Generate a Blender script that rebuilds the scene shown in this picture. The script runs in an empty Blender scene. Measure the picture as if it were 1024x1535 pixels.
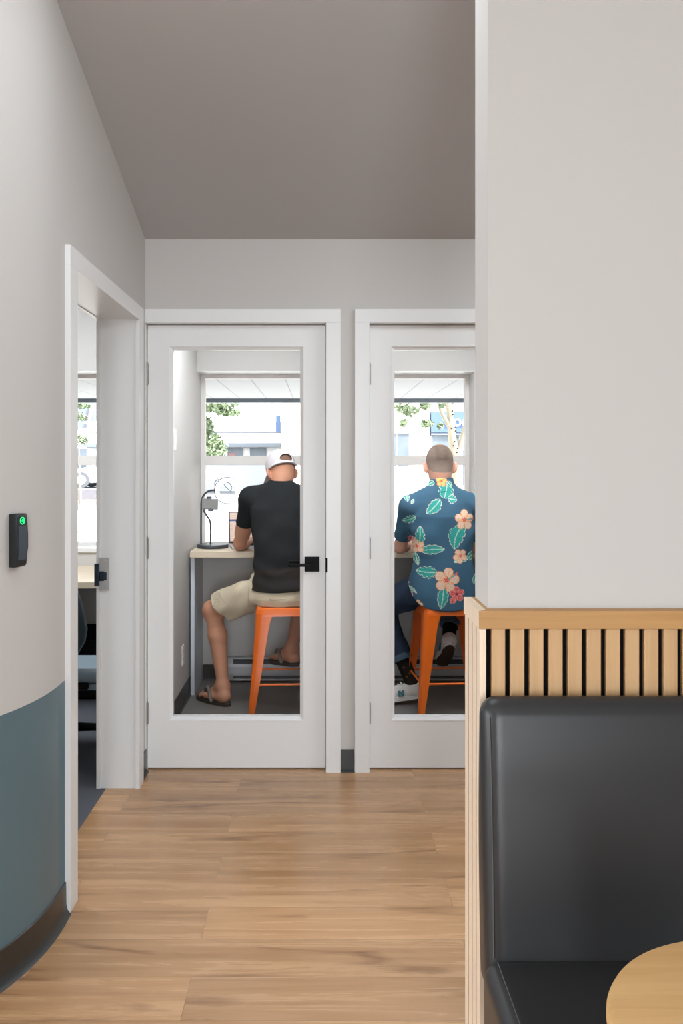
import bpy, bmesh, math, random
import numpy as np
from mathutils import Vector, Matrix
random.seed(7); RNG = np.random.default_rng(7)
scene = bpy.context.scene
COL = scene.collection
PI = math.pi

# ------------------------------------------------------------------ materials
def lin(c):
    c = c / 255.0
    return c / 12.92 if c <= 0.04045 else ((c + 0.055) / 1.055) ** 2.4
def rgb(r, g, b): return (lin(r), lin(g), lin(b), 1.0)

def new_mat(name):
    m = bpy.data.materials.new(name); m.use_nodes = True
    nt = m.node_tree
    return m, nt, nt.nodes['Principled BSDF']

def mat(name, col, rough=0.5, metal=0.0, spec=0.5, noise=0.0, nscale=40.0, bump=0.0, bscale=200.0, emit=None, estr=0.0, sheen=0.0):
    m, nt, b = new_mat(name)
    b.inputs['Base Color'].default_value = col
    b.inputs['Roughness'].default_value = rough
    b.inputs['Metallic'].default_value = metal
    b.inputs['Specular IOR Level'].default_value = spec
    if sheen: b.inputs['Sheen Weight'].default_value = sheen
    if emit:
        b.inputs['Emission Color'].default_value = emit
        b.inputs['Emission Strength'].default_value = estr
    tc = None
    if noise or bump:
        tc = nt.nodes.new('ShaderNodeTexCoord')
    if noise:
        n = nt.nodes.new('ShaderNodeTexNoise'); n.inputs['Scale'].default_value = nscale; n.inputs['Detail'].default_value = 4
        mx = nt.nodes.new('ShaderNodeMix'); mx.data_type = 'RGBA'
        mx.inputs['A'].default_value = tuple(max(0, c * (1 - noise)) for c in col[:3]) + (1,)
        mx.inputs['B'].default_value = tuple(min(1, c * (1 + noise)) for c in col[:3]) + (1,)
        nt.links.new(tc.outputs['Object'], n.inputs['Vector'])
        nt.links.new(n.outputs['Fac'], mx.inputs['Factor'])
        nt.links.new(mx.outputs['Result'], b.inputs['Base Color'])
    if bump:
        n2 = nt.nodes.new('ShaderNodeTexNoise'); n2.inputs['Scale'].default_value = bscale; n2.inputs['Detail'].default_value = 3
        bp = nt.nodes.new('ShaderNodeBump'); bp.inputs['Strength'].default_value = bump; bp.inputs['Distance'].default_value = 0.002
        nt.links.new(tc.outputs['Object'], n2.inputs['Vector'])
        nt.links.new(n2.outputs['Fac'], bp.inputs['Height'])
        nt.links.new(bp.outputs['Normal'], b.inputs['Normal'])
    return m

def attr_mat(name, rough=0.8, bump=0.15, bscale=500):
    m, nt, b = new_mat(name)
    a = nt.nodes.new('ShaderNodeVertexColor'); a.layer_name = 'Col'
    nt.links.new(a.outputs['Color'], b.inputs['Base Color'])
    b.inputs['Roughness'].default_value = rough
    b.inputs['Specular IOR Level'].default_value = 0.25
    return m

def glass_mat(name, tint=(1, 1, 1, 1)):
    m = bpy.data.materials.new(name); m.use_nodes = True
    nt = m.node_tree; nt.nodes.clear()
    out = nt.nodes.new('ShaderNodeOutputMaterial')
    mix = nt.nodes.new('ShaderNodeMixShader'); fr = nt.nodes.new('ShaderNodeFresnel'); fr.inputs['IOR'].default_value = 1.22
    t = nt.nodes.new('ShaderNodeBsdfTransparent'); t.inputs['Color'].default_value = tint
    g = nt.nodes.new('ShaderNodeBsdfGlossy'); g.inputs['Roughness'].default_value = 0.0
    nt.links.new(fr.outputs['Fac'], mix.inputs['Fac']); nt.links.new(t.outputs[0], mix.inputs[1]); nt.links.new(g.outputs[0], mix.inputs[2])
    nt.links.new(mix.outputs[0], out.inputs['Surface'])
    return m

def wood_mat(name, c0, c1, axis='x', rough=0.45, scale=1.0, planks=False):
    """fine oak grain running along one axis; optional plank layout (floor)"""
    m, nt, b = new_mat(name)
    N, L = nt.nodes, nt.links
    tc = N.new('ShaderNodeTexCoord')
    mp = N.new('ShaderNodeMapping')
    s = {'x': (1.1, 22, 22), 'y': (22, 1.1, 22), 'z': (22, 22, 1.1)}[axis]
    mp.inputs['Scale'].default_value = tuple(v * scale for v in s)
    L.new(tc.outputs['Object'], mp.inputs['Vector'])
    vec = mp.outputs['Vector']
    if planks:
        mpb = N.new('ShaderNodeMapping'); mpb.inputs['Location'].default_value = (0.35, -0.137, 0)
        L.new(tc.outputs['Object'], mpb.inputs['Vector'])
        br = N.new('ShaderNodeTexBrick')
        br.offset = 0.37; br.offset_frequency = 2; br.squash = 1.0
        br.inputs['Scale'].default_value = 1.0
        br.inputs['Brick Width'].default_value = 1.22; br.inputs['Row Height'].default_value = 0.187
        br.inputs['Mortar Size'].default_value = 0.0009; br.inputs['Mortar Smooth'].default_value = 0.1
        br.inputs['Bias'].default_value = 0.0
        br.inputs['Color1'].default_value = (0, 0, 0, 1); br.inputs['Color2'].default_value = (1, 1, 1, 1); br.inputs['Mortar'].default_value = (0.5, 0.5, 0.5, 1)
        L.new(mpb.outputs['Vector'], br.inputs['Vector'])
        # shift the grain per plank
        cmb = N.new('ShaderNodeCombineXYZ'); ml = N.new('ShaderNodeMath'); ml.operation = 'MULTIPLY'; ml.inputs[1].default_value = 37.0
        L.new(br.outputs['Color'], ml.inputs[0]); L.new(ml.outputs[0], cmb.inputs['X']); L.new(ml.outputs[0], cmb.inputs['Z'])
        va = N.new('ShaderNodeVectorMath'); va.operation = 'ADD'
        L.new(mp.outputs['Vector'], va.inputs[0]); L.new(cmb.outputs[0], va.inputs[1])
        vec = va.outputs['Vector']
    n1 = N.new('ShaderNodeTexNoise'); n1.inputs['Scale'].default_value = 1.0; n1.inputs['Detail'].default_value = 8; n1.inputs['Roughness'].default_value = 0.62; n1.inputs['Distortion'].default_value = 0.5
    L.new(vec, n1.inputs['Vector'])
    r1 = N.new('ShaderNodeValToRGB'); r1.color_ramp.elements[0].position = 0.3; r1.color_ramp.elements[1].position = 0.7
    r1.color_ramp.elements[0].color = c0; r1.color_ramp.elements[1].color = c1
    L.new(n1.outputs['Fac'], r1.inputs['Fac'])
    colr = r1.outputs['Color']
    if planks:
        # occasional dark streaks and knots
        mp2 = N.new('ShaderNodeMapping'); mp2.inputs['Scale'].default_value = (1.6, 11, 1)
        L.new(tc.outputs['Object'], mp2.inputs['Vector'])
        va2 = N.new('ShaderNodeVectorMath'); va2.operation = 'ADD'
        L.new(mp2.outputs['Vector'], va2.inputs[0]); L.new(cmb.outputs[0], va2.inputs[1])
        n2 = N.new('ShaderNodeTexNoise'); n2.inputs['Scale'].default_value = 1.0; n2.inputs['Detail'].default_value = 5; n2.inputs['Distortion'].default_value = 1.2
        L.new(va2.outputs['Vector'], n2.inputs['Vector'])
        r2 = N.new('ShaderNodeValToRGB'); r2.color_ramp.elements[0].position = 0.57; r2.color_ramp.elements[1].position = 0.75
        r2.color_ramp.elements[0].color = (1, 1, 1, 1); r2.color_ramp.elements[1].color = (0.42, 0.34, 0.28, 1)
        L.new(n2.outputs['Fac'], r2.inputs['Fac'])
        mu = N.new('ShaderNodeMix'); mu.data_type = 'RGBA'; mu.blend_type = 'MULTIPLY'; mu.inputs['Factor'].default_value = 1
        L.new(colr, mu.inputs['A']); L.new(r2.outputs['Color'], mu.inputs['B']); colr = mu.outputs['Result']
        # plank-to-plank tone
        r3 = N.new('ShaderNodeValToRGB'); r3.color_ramp.elements[0].color = (0.86, 0.85, 0.84, 1); r3.color_ramp.elements[1].color = (1.04, 1.02, 1.0, 1)
        L.new(br.outputs['Color'], r3.inputs['Fac'])
        mu2 = N.new('ShaderNodeMix'); mu2.data_type = 'RGBA'; mu2.blend_type = 'MULTIPLY'; mu2.inputs['Factor'].default_value = 1
        L.new(colr, mu2.inputs['A']); L.new(r3.outputs['Color'], mu2.inputs['B']); colr = mu2.outputs['Result']
        mo = N.new('ShaderNodeMix'); mo.data_type = 'RGBA'
        mo.inputs['B'].default_value = rgb(112, 84, 62)
        mm = N.new('ShaderNodeMath'); mm.operation = 'MULTIPLY'; mm.inputs[1].default_value = 0.6
        L.new(br.outputs['Fac'], mm.inputs[0])
        L.new(mm.outputs[0], mo.inputs['Factor']); L.new(colr, mo.inputs['A']); colr = mo.outputs['Result']
        # streaky gloss
        rr = N.new('ShaderNodeMapRange'); rr.inputs['From Min'].default_value = 0.3; rr.inputs['From Max'].default_value = 0.7
        rr.inputs['To Min'].default_value = rough - 0.1; rr.inputs['To Max'].default_value = rough + 0.12
        L.new(n1.outputs['Fac'], rr.inputs['Value']); L.new(rr.outputs['Result'], b.inputs['Roughness'])
        bp = N.new('ShaderNodeBump'); bp.inputs['Strength'].default_value = 0.35; bp.inputs['Distance'].default_value = 0.003
        L.new(n1.outputs['Fac'], bp.inputs['Height']); L.new(bp.outputs['Normal'], b.inputs['Normal'])
    else:
        b.inputs['Roughness'].default_value = rough
    L.new(colr, b.inputs['Base Color'])
    return m

M = {}
M['wall'] = mat('wall_paint', rgb(198, 195, 192), 0.75, spec=0.3, bump=0.05, bscale=350)
M['ceil'] = mat('ceiling_paint', rgb(180, 179, 180), 0.85, spec=0.2)
M['blue'] = mat('blue_gloss_paint', rgb(88, 112, 122), 0.38, spec=0.5, bump=0.05, bscale=350)
M['trim'] = mat('white_trim_paint', rgb(230, 230, 230), 0.35, spec=0.5)
M['door'] = mat('white_door_paint', rgb(230, 230, 230), 0.4, spec=0.5)
M['base'] = mat('rubber_base', rgb(48, 50, 51), 0.35)
M['base_floor_tint'] = mat('rubber_base_floor_reflection', rgb(50, 46, 42), 0.33)  # rubber base with the floor's reflection painted in as brown
M['floor'] = wood_mat('oak_plank_floor', rgb(168, 126, 88), rgb(207, 165, 122), 'x', 0.24, 1.0, planks=True)
M['carpet'] = mat('grey_carpet', rgb(88, 90, 96), 0.95, spec=0.1, noise=0.25, nscale=260, bump=0.4, bscale=600)
M['vinyl'] = mat('dark_vinyl_floor', rgb(106, 103, 101), 0.45, noise=0.1, nscale=9)
M['glass'] = glass_mat('clear_glass')
M['frame'] = mat('window_frame_paint', rgb(222, 217, 213), 0.5)
M['hinge'] = mat('satin_hinge', rgb(150, 148, 146), 0.35, metal=0.8)
M['black'] = mat('matte_black_metal', rgb(12, 12, 13), 0.55, spec=0.15)
M['strike'] = mat('brushed_steel', rgb(190, 190, 190), 0.35, metal=0.7)
M['darksteel'] = mat('dark_steel', rgb(52, 62, 76), 0.3, metal=0.7)
M['orange'] = mat('orange_enamel', rgb(232, 106, 20), 0.32, spec=0.5)
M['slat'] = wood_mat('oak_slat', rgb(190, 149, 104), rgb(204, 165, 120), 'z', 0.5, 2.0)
M['slat_lit'] = wood_mat('oak_slat_lit', rgb(228, 206, 180), rgb(237, 216, 192), 'z', 0.45, 2.0)  # slat oak paled to paint in the light from the left
M['slatedge'] = mat('slat_core_edge', rgb(150, 98, 58), 0.7)
M['cap'] = wood_mat('oak_cap', rgb(172, 126, 72), rgb(192, 147, 92), 'x', 0.5, 2.0)
M['table'] = wood_mat('oak_table', rgb(200, 155, 98), rgb(217, 176, 120), 'x', 0.42, 2.0)
M['felt'] = mat('black_felt', rgb(16, 16, 17), 0.95, spec=0.1)
M['leather'] = mat('charcoal_vinyl_leather', rgb(44, 44, 45), 0.35, spec=0.45, bump=0.08, bscale=900)
M['thread'] = mat('grey_thread', rgb(84, 84, 85), 0.8)
M['desk'] = wood_mat('birch_desk', rgb(206, 188, 164), rgb(220, 203, 180), 'x', 0.5, 1.5)
M['deskleg'] = mat('desk_panel', rgb(206, 212, 222), 0.4)
M['heater'] = mat('heater_enamel', rgb(196, 198, 202), 0.4, metal=0.15)
M['heaterdark'] = mat('heater_fins', rgb(88, 90, 96), 0.5, metal=0.4)
M['outlet'] = mat('white_plastic', rgb(232, 230, 226), 0.4)
M['slot'] = mat('socket_slot', rgb(60, 58, 56), 0.6)
M['reader'] = mat('black_plastic', rgb(30, 34, 38), 0.35)
M['readerface'] = mat('blue_black_plastic', rgb(58, 68, 80), 0.3)
M['led'] = mat('green_led', rgb(20, 200, 110), 0.4, emit=rgb(30, 235, 130), estr=1.1)
M['skin1'] = mat('tanned_skin', rgb(196, 140, 112), 0.5, spec=0.4, noise=0.08, nscale=30)
M['skin2'] = mat('pale_skin', rgb(214, 160, 138), 0.5, spec=0.4, noise=0.06, nscale=30)
M['tee'] = mat('black_cotton', rgb(30, 32, 34), 0.9, spec=0.2)
M['khaki'] = mat('khaki_twill', rgb(196, 182, 158), 0.9, spec=0.15, noise=0.05, nscale=90)
M['capwhite'] = mat('white_cap_cotton', rgb(216, 212, 214), 0.9, spec=0.2)
M['capmesh'] = mat('grey_cap_mesh', rgb(196, 190, 192), 0.9, spec=0.2)
M['rubber'] = mat('dark_sandal_foam', rgb(50, 46, 43), 0.75, noise=0.1, nscale=80)
M['strap'] = mat('grey_sandal_strap', rgb(112, 106, 100), 0.8)
M['denim'] = mat('dark_denim', rgb(48, 60, 78), 0.9, spec=0.15, noise=0.15, nscale=160)
M['cuff'] = mat('faded_denim_cuff', rgb(78, 96, 112), 0.9, spec=0.15, noise=0.15, nscale=160)
M['sock'] = mat('black_sock', rgb(28, 26, 26), 0.95, spec=0.1)
M['sockgold'] = mat('gold_sock_motif', rgb(120, 88, 48), 0.95, spec=0.1)
M['shoe'] = mat('white_suede', rgb(222, 218, 212), 0.75, noise=0.04, nscale=60)
M['shoesole'] = mat('white_midsole', rgb(226, 224, 220), 0.6)
M['gum'] = mat('brown_gum_sole', rgb(74, 54, 42), 0.7)
M['teal'] = mat('teal_logo', rgb(74, 130, 142), 0.7)
M['hairbrown'] = attr_mat('short_hair', 0.9)
M['print'] = attr_mat('floral_cotton', 0.85)
M['darkhair'] = mat('cropped_hair', rgb(112, 84, 68), 0.9)
M['lampgrey'] = mat('dark_grey_lamp_metal', rgb(70, 74, 80), 0.4, metal=0.4)
M['lampring'] = mat('ring_diffuser', rgb(255, 250, 240), 0.4, emit=(1, 0.95, 0.86, 1), estr=4.0)
M['phone'] = mat('grey_holder_plastic', rgb(140, 140, 138), 0.5)
M['laptop'] = mat('laptop_aluminium', rgb(170, 174, 182), 0.35, metal=0.6)
M['laptopdark'] = mat('laptop_bezel', rgb(46, 48, 54), 0.4)
M['teal_shell'] = mat('dark_teal_shell', rgb(38, 58, 66), 0.45)
M['greyseat'] = mat('blue_grey_seat', rgb(120, 136, 146), 0.6)
M['rear_dark'] = mat('unseen_rear_wall_dark', rgb(92, 88, 86), 0.8, spec=0.2)  # invented dark tone; keeps the unseen rear wall dim in glass reflections
M['officewall'] = mat('office_wall_paint', rgb(200, 198, 196), 0.8, spec=0.2)
M['bluebase'] = mat('office_lower_panel', rgb(64, 76, 86), 0.7)

def screen_mat():
    m, nt, b = new_mat('laptop_screen')
    N, L = nt.nodes, nt.links
    tc = N.new('ShaderNodeTexCoord'); sp = N.new('ShaderNodeSeparateXYZ'); L.new(tc.outputs['Object'], sp.inputs[0])
    br = N.new('ShaderNodeTexBrick'); br.inputs['Scale'].default_value = 1; br.inputs['Brick Width'].default_value = 0.07; br.inputs['Row Height'].default_value = 0.012
    br.inputs['Mortar Size'].default_value = 0.0012
    br.inputs['Color1'].default_value = rgb(236, 206, 190); br.inputs['Color2'].default_value = rgb(226, 192, 172); br.inputs['Mortar'].default_value = rgb(246, 232, 224)
    cm = N.new('ShaderNodeCombineXYZ'); L.new(sp.outputs['X'], cm.inputs['X']); L.new(sp.outputs['Z'], cm.inputs['Y']); L.new(cm.outputs[0], br.inputs['Vector'])
    gt = N.new('ShaderNodeMath'); gt.operation = 'COMPARE'; gt.inputs[1].default_value = 1.033; gt.inputs[2].default_value = 0.006; L.new(sp.outputs['Z'], gt.inputs[0])
    lt = N.new('ShaderNodeMath'); lt.operation = 'LESS_THAN'; lt.inputs[1].default_value = -0.50; L.new(sp.outputs['X'], lt.inputs[0])
    mul = N.new('ShaderNodeMath'); mul.operation = 'MULTIPLY'; L.new(gt.outputs[0], mul.inputs[0]); L.new(lt.outputs[0], mul.inputs[1])
    mx = N.new('ShaderNodeMix'); mx.data_type = 'RGBA'; mx.inputs['B'].default_value = rgb(70, 90, 150)
    L.new(mul.outputs[0], mx.inputs['Factor']); L.new(br.outputs['Color'], mx.inputs['A'])
    b.inputs['Base Color'].default_value = (0.02, 0.02, 0.02, 1); b.inputs['Roughness'].default_value = 0.3
    L.new(mx.outputs['Result'], b.inputs['Emission Color']); b.inputs['Emission Strength'].default_value = 0.85
    return m
M['screen'] = screen_mat()

# exterior
M['basepanel'] = mat('pale_grey_render', rgb(178, 183, 190), 0.8, noise=0.08, nscale=0.7)
M['sidewalk'] = mat('pale_concrete', rgb(186, 184, 180), 0.9, noise=0.05, nscale=0.8)
M['street'] = mat('sunlit_concrete', rgb(92, 95, 100), 0.85, noise=0.06, nscale=0.6)
M['whitewall'] = mat('white_stucco', rgb(232, 232, 232), 0.85, noise=0.03, nscale=1.2)
M['beigewall'] = mat('cream_stucco', rgb(226, 216, 198), 0.85, noise=0.03, nscale=1.2)
M['bluesign'] = mat('blue_sign_panel', rgb(84, 108, 148), 0.6)
M['signwhite'] = mat('white_sign_letters', rgb(200, 200, 200), 0.6)
M['greyband'] = mat('grey_fascia', rgb(116, 124, 134), 0.7)
M['paleglass'] = mat('shop_glass', rgb(104, 114, 124), 0.3, noise=0.4, nscale=2.0)
M['bark'] = mat('birch_bark', rgb(138, 130, 114), 0.9, noise=0.35, nscale=7)
M['knot'] = mat('bark_knots', rgb(46, 44, 40), 0.9)
M['leafgreen'] = mat('tree_leaves', rgb(116, 132, 102), 0.7, noise=0.3, nscale=4)
M['carwhite'] = mat('white_car_paint', rgb(235, 235, 235), 0.3)
M['tyre'] = mat('tyre', rgb(96, 98, 102), 0.8)
M['brickgrey'] = mat('grey_block_wall', rgb(108, 109, 116), 0.9, noise=0.3, nscale=6)
M['redmulch'] = mat('red_planting_bed', rgb(164, 140, 126), 0.9, noise=0.3, nscale=5)
M['beam'] = mat('grey_canopy_beam', rgb(96, 104, 112), 0.6)
M['pink'] = mat('red_accent', rgb(160, 120, 118), 0.7)
def soffit_mat():
    m, nt, b = new_mat('perforated_soffit')
    N, L = nt.nodes, nt.links
    tc = N.new('ShaderNodeTexCoord')
    mp = N.new('ShaderNodeMapping'); mp.inputs['Rotation'].default_value = (0, 0, PI / 2)
    L.new(tc.outputs['Object'], mp.inputs['Vector'])
    br = N.new('ShaderNodeTexBrick'); br.offset = 0
    br.inputs['Scale'].default_value = 1; br.inputs['Brick Width'].default_value = 50; br.inputs['Row Height'].default_value = 0.305; br.inputs['Mortar Size'].default_value = 0.006
    br.inputs['Color1'].default_value = rgb(168, 172, 175); br.inputs['Color2'].default_value = rgb(168, 172, 175); br.inputs['Mortar'].default_value = rgb(120, 126, 134)
    L.new(mp.outputs['Vector'], br.inputs['Vector'])
    vo = N.new('ShaderNodeTexVoronoi'); vo.inputs['Scale'].default_value = 26; vo.inputs['Randomness'].default_value = 0.15
    L.new(tc.outputs['Object'], vo.inputs['Vector'])
    r = N.new('ShaderNodeValToRGB'); r.color_ramp.elements[0].position = 0.12; r.color_ramp.elements[1].position = 0.2
    r.color_ramp.elements[0].color = (0.5, 0.53, 0.56, 1); r.color_ramp.elements[1].color = (1, 1, 1, 1)
    L.new(vo.outputs['Distance'], r.inputs['Fac'])
    mu = N.new('ShaderNodeMix'); mu.data_type = 'RGBA'; mu.blend_type = 'MULTIPLY'; mu.inputs['Factor'].default_value = 1
    L.new(br.outputs['Color'], mu.inputs['A']); L.new(r.outputs['Color'], mu.inputs['B']); L.new(mu.outputs['Result'], b.inputs['Base Color'])
    b.inputs['Roughness'].default_value = 0.6
    return m
M['soffit'] = soffit_mat()

# ------------------------------------------------------------------ object helpers
def tag(o, label=None, cat=None, group=None, kind=None):
    if label: o['label'] = label
    if cat: o['category'] = cat
    if group: o['group'] = group
    if kind: o['kind'] = kind
    return o

def adopt(o, parent, local=False):
    o.parent = parent
    if not local:
        o.matrix_parent_inverse = Matrix.Translation(-origin(parent))
    return o

def origin(o):
    v = Vector(o.location)
    p = o.parent
    if p is not None and o.type == 'EMPTY': v = v
    return v

def empty(name, loc, rz=0):
    o = bpy.data.objects.new(name, None); COL.objects.link(o)
    o.empty_display_size = 0.1
    o.location = loc; o.rotation_euler = (0, 0, rz)
    return o

def mesh_obj(name, me, m, parent=None, local=False):
    o = bpy.data.objects.new(name, me); COL.objects.link(o)
    for x in (m if isinstance(m, (list, tuple)) else [m]):
        me.materials.append(x)
    if parent is not None:
        o.parent = parent
        if not local:
            # parents are unrotated in world-built things
            w = Vector((0, 0, 0)); q = parent
            while q is not None:
                w += Vector(q.location); q = q.parent if not q.get('_wp') else None
            o.matrix_parent_inverse = Matrix.Translation(-Vector(parent.location)) if parent.type == 'EMPTY' else Matrix.Identity(4)
    return o

class MB:
    def __init__(self): self.bm = bmesh.new(); self.mi = 0
    def _m(self, faces):
        for f in faces: f.material_index = self.mi
    def box(self, x0, x1, y0, y1, z0, z1, bev=0.0, seg=2):
        mtx = Matrix.Translation(((x0 + x1) / 2, (y0 + y1) / 2, (z0 + z1) / 2)) @ Matrix.Diagonal((abs(x1 - x0), abs(y1 - y0), abs(z1 - z0), 1))
        r = bmesh.ops.create_cube(self.bm, size=1.0, matrix=mtx)
        vs = r['verts']
        fs = set(f for v in vs for f in v.link_faces); self._m(fs)
        if bev > 0:
            es = list(set(e for v in vs for e in v.link_edges))
            bmesh.ops.bevel(self.bm, geom=es, offset=bev, segments=seg, affect='EDGES', profile=0.5)
        return self
    def obox(self, c, size, rot, bev=0.0, seg=2):
        mtx = Matrix.Translation(c) @ rot.to_4x4() @ Matrix.Diagonal((*size, 1))
        r = bmesh.ops.create_cube(self.bm, size=1.0, matrix=mtx); vs = r['verts']
        self._m(set(f for v in vs for f in v.link_faces))
        if bev > 0:
            es = list(set(e for v in vs for e in v.link_edges))
            bmesh.ops.bevel(self.bm, geom=es, offset=bev, segments=seg, affect='EDGES', profile=0.5)
        return self
    def quad(self, *pts):
        vs = [self.bm.verts.new(p) for p in pts]; f = self.bm.faces.new(vs); f.material_index = self.mi; return self
    def prism(self, pts, y0, y1, plane='xz'):
        def P(a, b, c): return {'xz': (a, c, b), 'xy': (a, b, c), 'yz': (c, a, b)}[plane]
        A = [self.bm.verts.new(P(a, b, y0)) for a, b in pts]; B = [self.bm.verts.new(P(a, b, y1)) for a, b in pts]
        n = len(pts); fs = [self.bm.faces.new(A), self.bm.faces.new(B[::-1])]
        for i in range(n): fs.append(self.bm.faces.new((A[i], B[i], B[(i + 1) % n], A[(i + 1) % n])))
        self._m(fs); return self
    def tube(self, pts, r, n=12, closed=False):
        pts = [Vector(p) for p in pts]; k = len(pts); rr = r if isinstance(r, (list, tuple)) else [r] * k
        rings = []; prev = None
        for i in range(k):
            if closed: t = (pts[(i + 1) % k] - pts[i - 1]).normalized()
            else: t = (pts[min(i + 1, k - 1)] - pts[max(i - 1, 0)]).normalized()
            if prev is None:
                a = Vector((0, 0, 1)) if abs(t.z) < 0.9 else Vector((1, 0, 0))
                u = t.cross(a).normalized()
            else:
                u = (prev - t * prev.dot(t)).normalized()
            prev = u; v = t.cross(u)
            rings.append([self.bm.verts.new(pts[i] + (u * math.cos(2 * PI * j / n) + v * math.sin(2 * PI * j / n)) * rr[i]) for j in range(n)])
        fs = []
        for i in range(k if closed else k - 1):
            A, B = rings[i], rings[(i + 1) % k]
            for j in range(n): fs.append(self.bm.faces.new((A[j], A[(j + 1) % n], B[(j + 1) % n], B[j])))
        if not closed:
            fs.append(self.bm.faces.new(rings[0][::-1])); fs.append(self.bm.faces.new(rings[-1]))
        self._m(fs); return self
    def lathe(self, c, prof, n=48):
        c = Vector(c); rings = []
        for r, z in prof:
            rings.append([self.bm.verts.new(c + Vector((r * math.cos(2 * PI * j / n), r * math.sin(2 * PI * j / n), z))) for j in range(n)])
        fs = []
        for A, B in zip(rings, rings[1:]):
            for j in range(n): fs.append(self.bm.faces.new((A[j], A[(j + 1) % n], B[(j + 1) % n], B[j])))
        fs.append(self.bm.faces.new(rings[0][::-1])); fs.append(self.bm.faces.new(rings[-1]))
        self._m(fs); return self
    def ball(self, c, r, seg=16):
        rr = r if isinstance(r, (list, tuple)) else (r, r, r)
        q = bmesh.ops.create_uvsphere(self.bm, u_segments=seg, v_segments=max(8, seg // 2), radius=1.0, matrix=Matrix.Translation(c) @ Matrix.Diagonal((*rr, 1)))
        self._m(set(f for v in q['verts'] for f in v.link_faces)); return self
    def ring_frame(self, ox0, ox1, oz0, oz1, ix0, ix1, iz0, iz1, y0, y1, yi0=None):
        """rectangular frame in the xz plane; yi0 = y of the inner front edge for a sloped bead"""
        yi0 = y0 if yi0 is None else yi0
        O = [(ox0, oz0), (ox1, oz0), (ox1, oz1), (ox0, oz1)]; I = [(ix0, iz0), (ix1, iz0), (ix1, iz1), (ix0, iz1)]
        v = self.bm.verts.new
        OF = [v((a, y0, b)) for a, b in O]; IF = [v((a, yi0, b)) for a, b in I]; OB = [v((a, y1, b)) for a, b in O]; IB = [v((a, y1, b)) for a, b in I]
        fs = []
        for i in range(4):
            j = (i + 1) % 4
            fs += [self.bm.faces.new((OF[i], OF[j], IF[j], IF[i])), self.bm.faces.new((OB[j], OB[i], IB[i], IB[j])),
                   self.bm.faces.new((IF[i], IF[j], IB[j], IB[i])), self.bm.faces.new((OF[j], OF[i], OB[i], OB[j]))]
        self._m(fs); return self
    def build(self, name, m, parent=None, local=False, smooth=None):
        bmesh.ops.recalc_face_normals(self.bm, faces=self.bm.faces)
        me = bpy.data.meshes.new(name); self.bm.to_mesh(me); self.bm.free()
        if smooth is not None:
            me.polygons.foreach_set('use_smooth', [True] * len(me.polygons))
            me.set_sharp_from_angle(angle=math.radians(smooth))
        return mesh_obj(name, me, m, parent, local)

def struct(o): o['kind'] = 'structure'; return o

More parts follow.
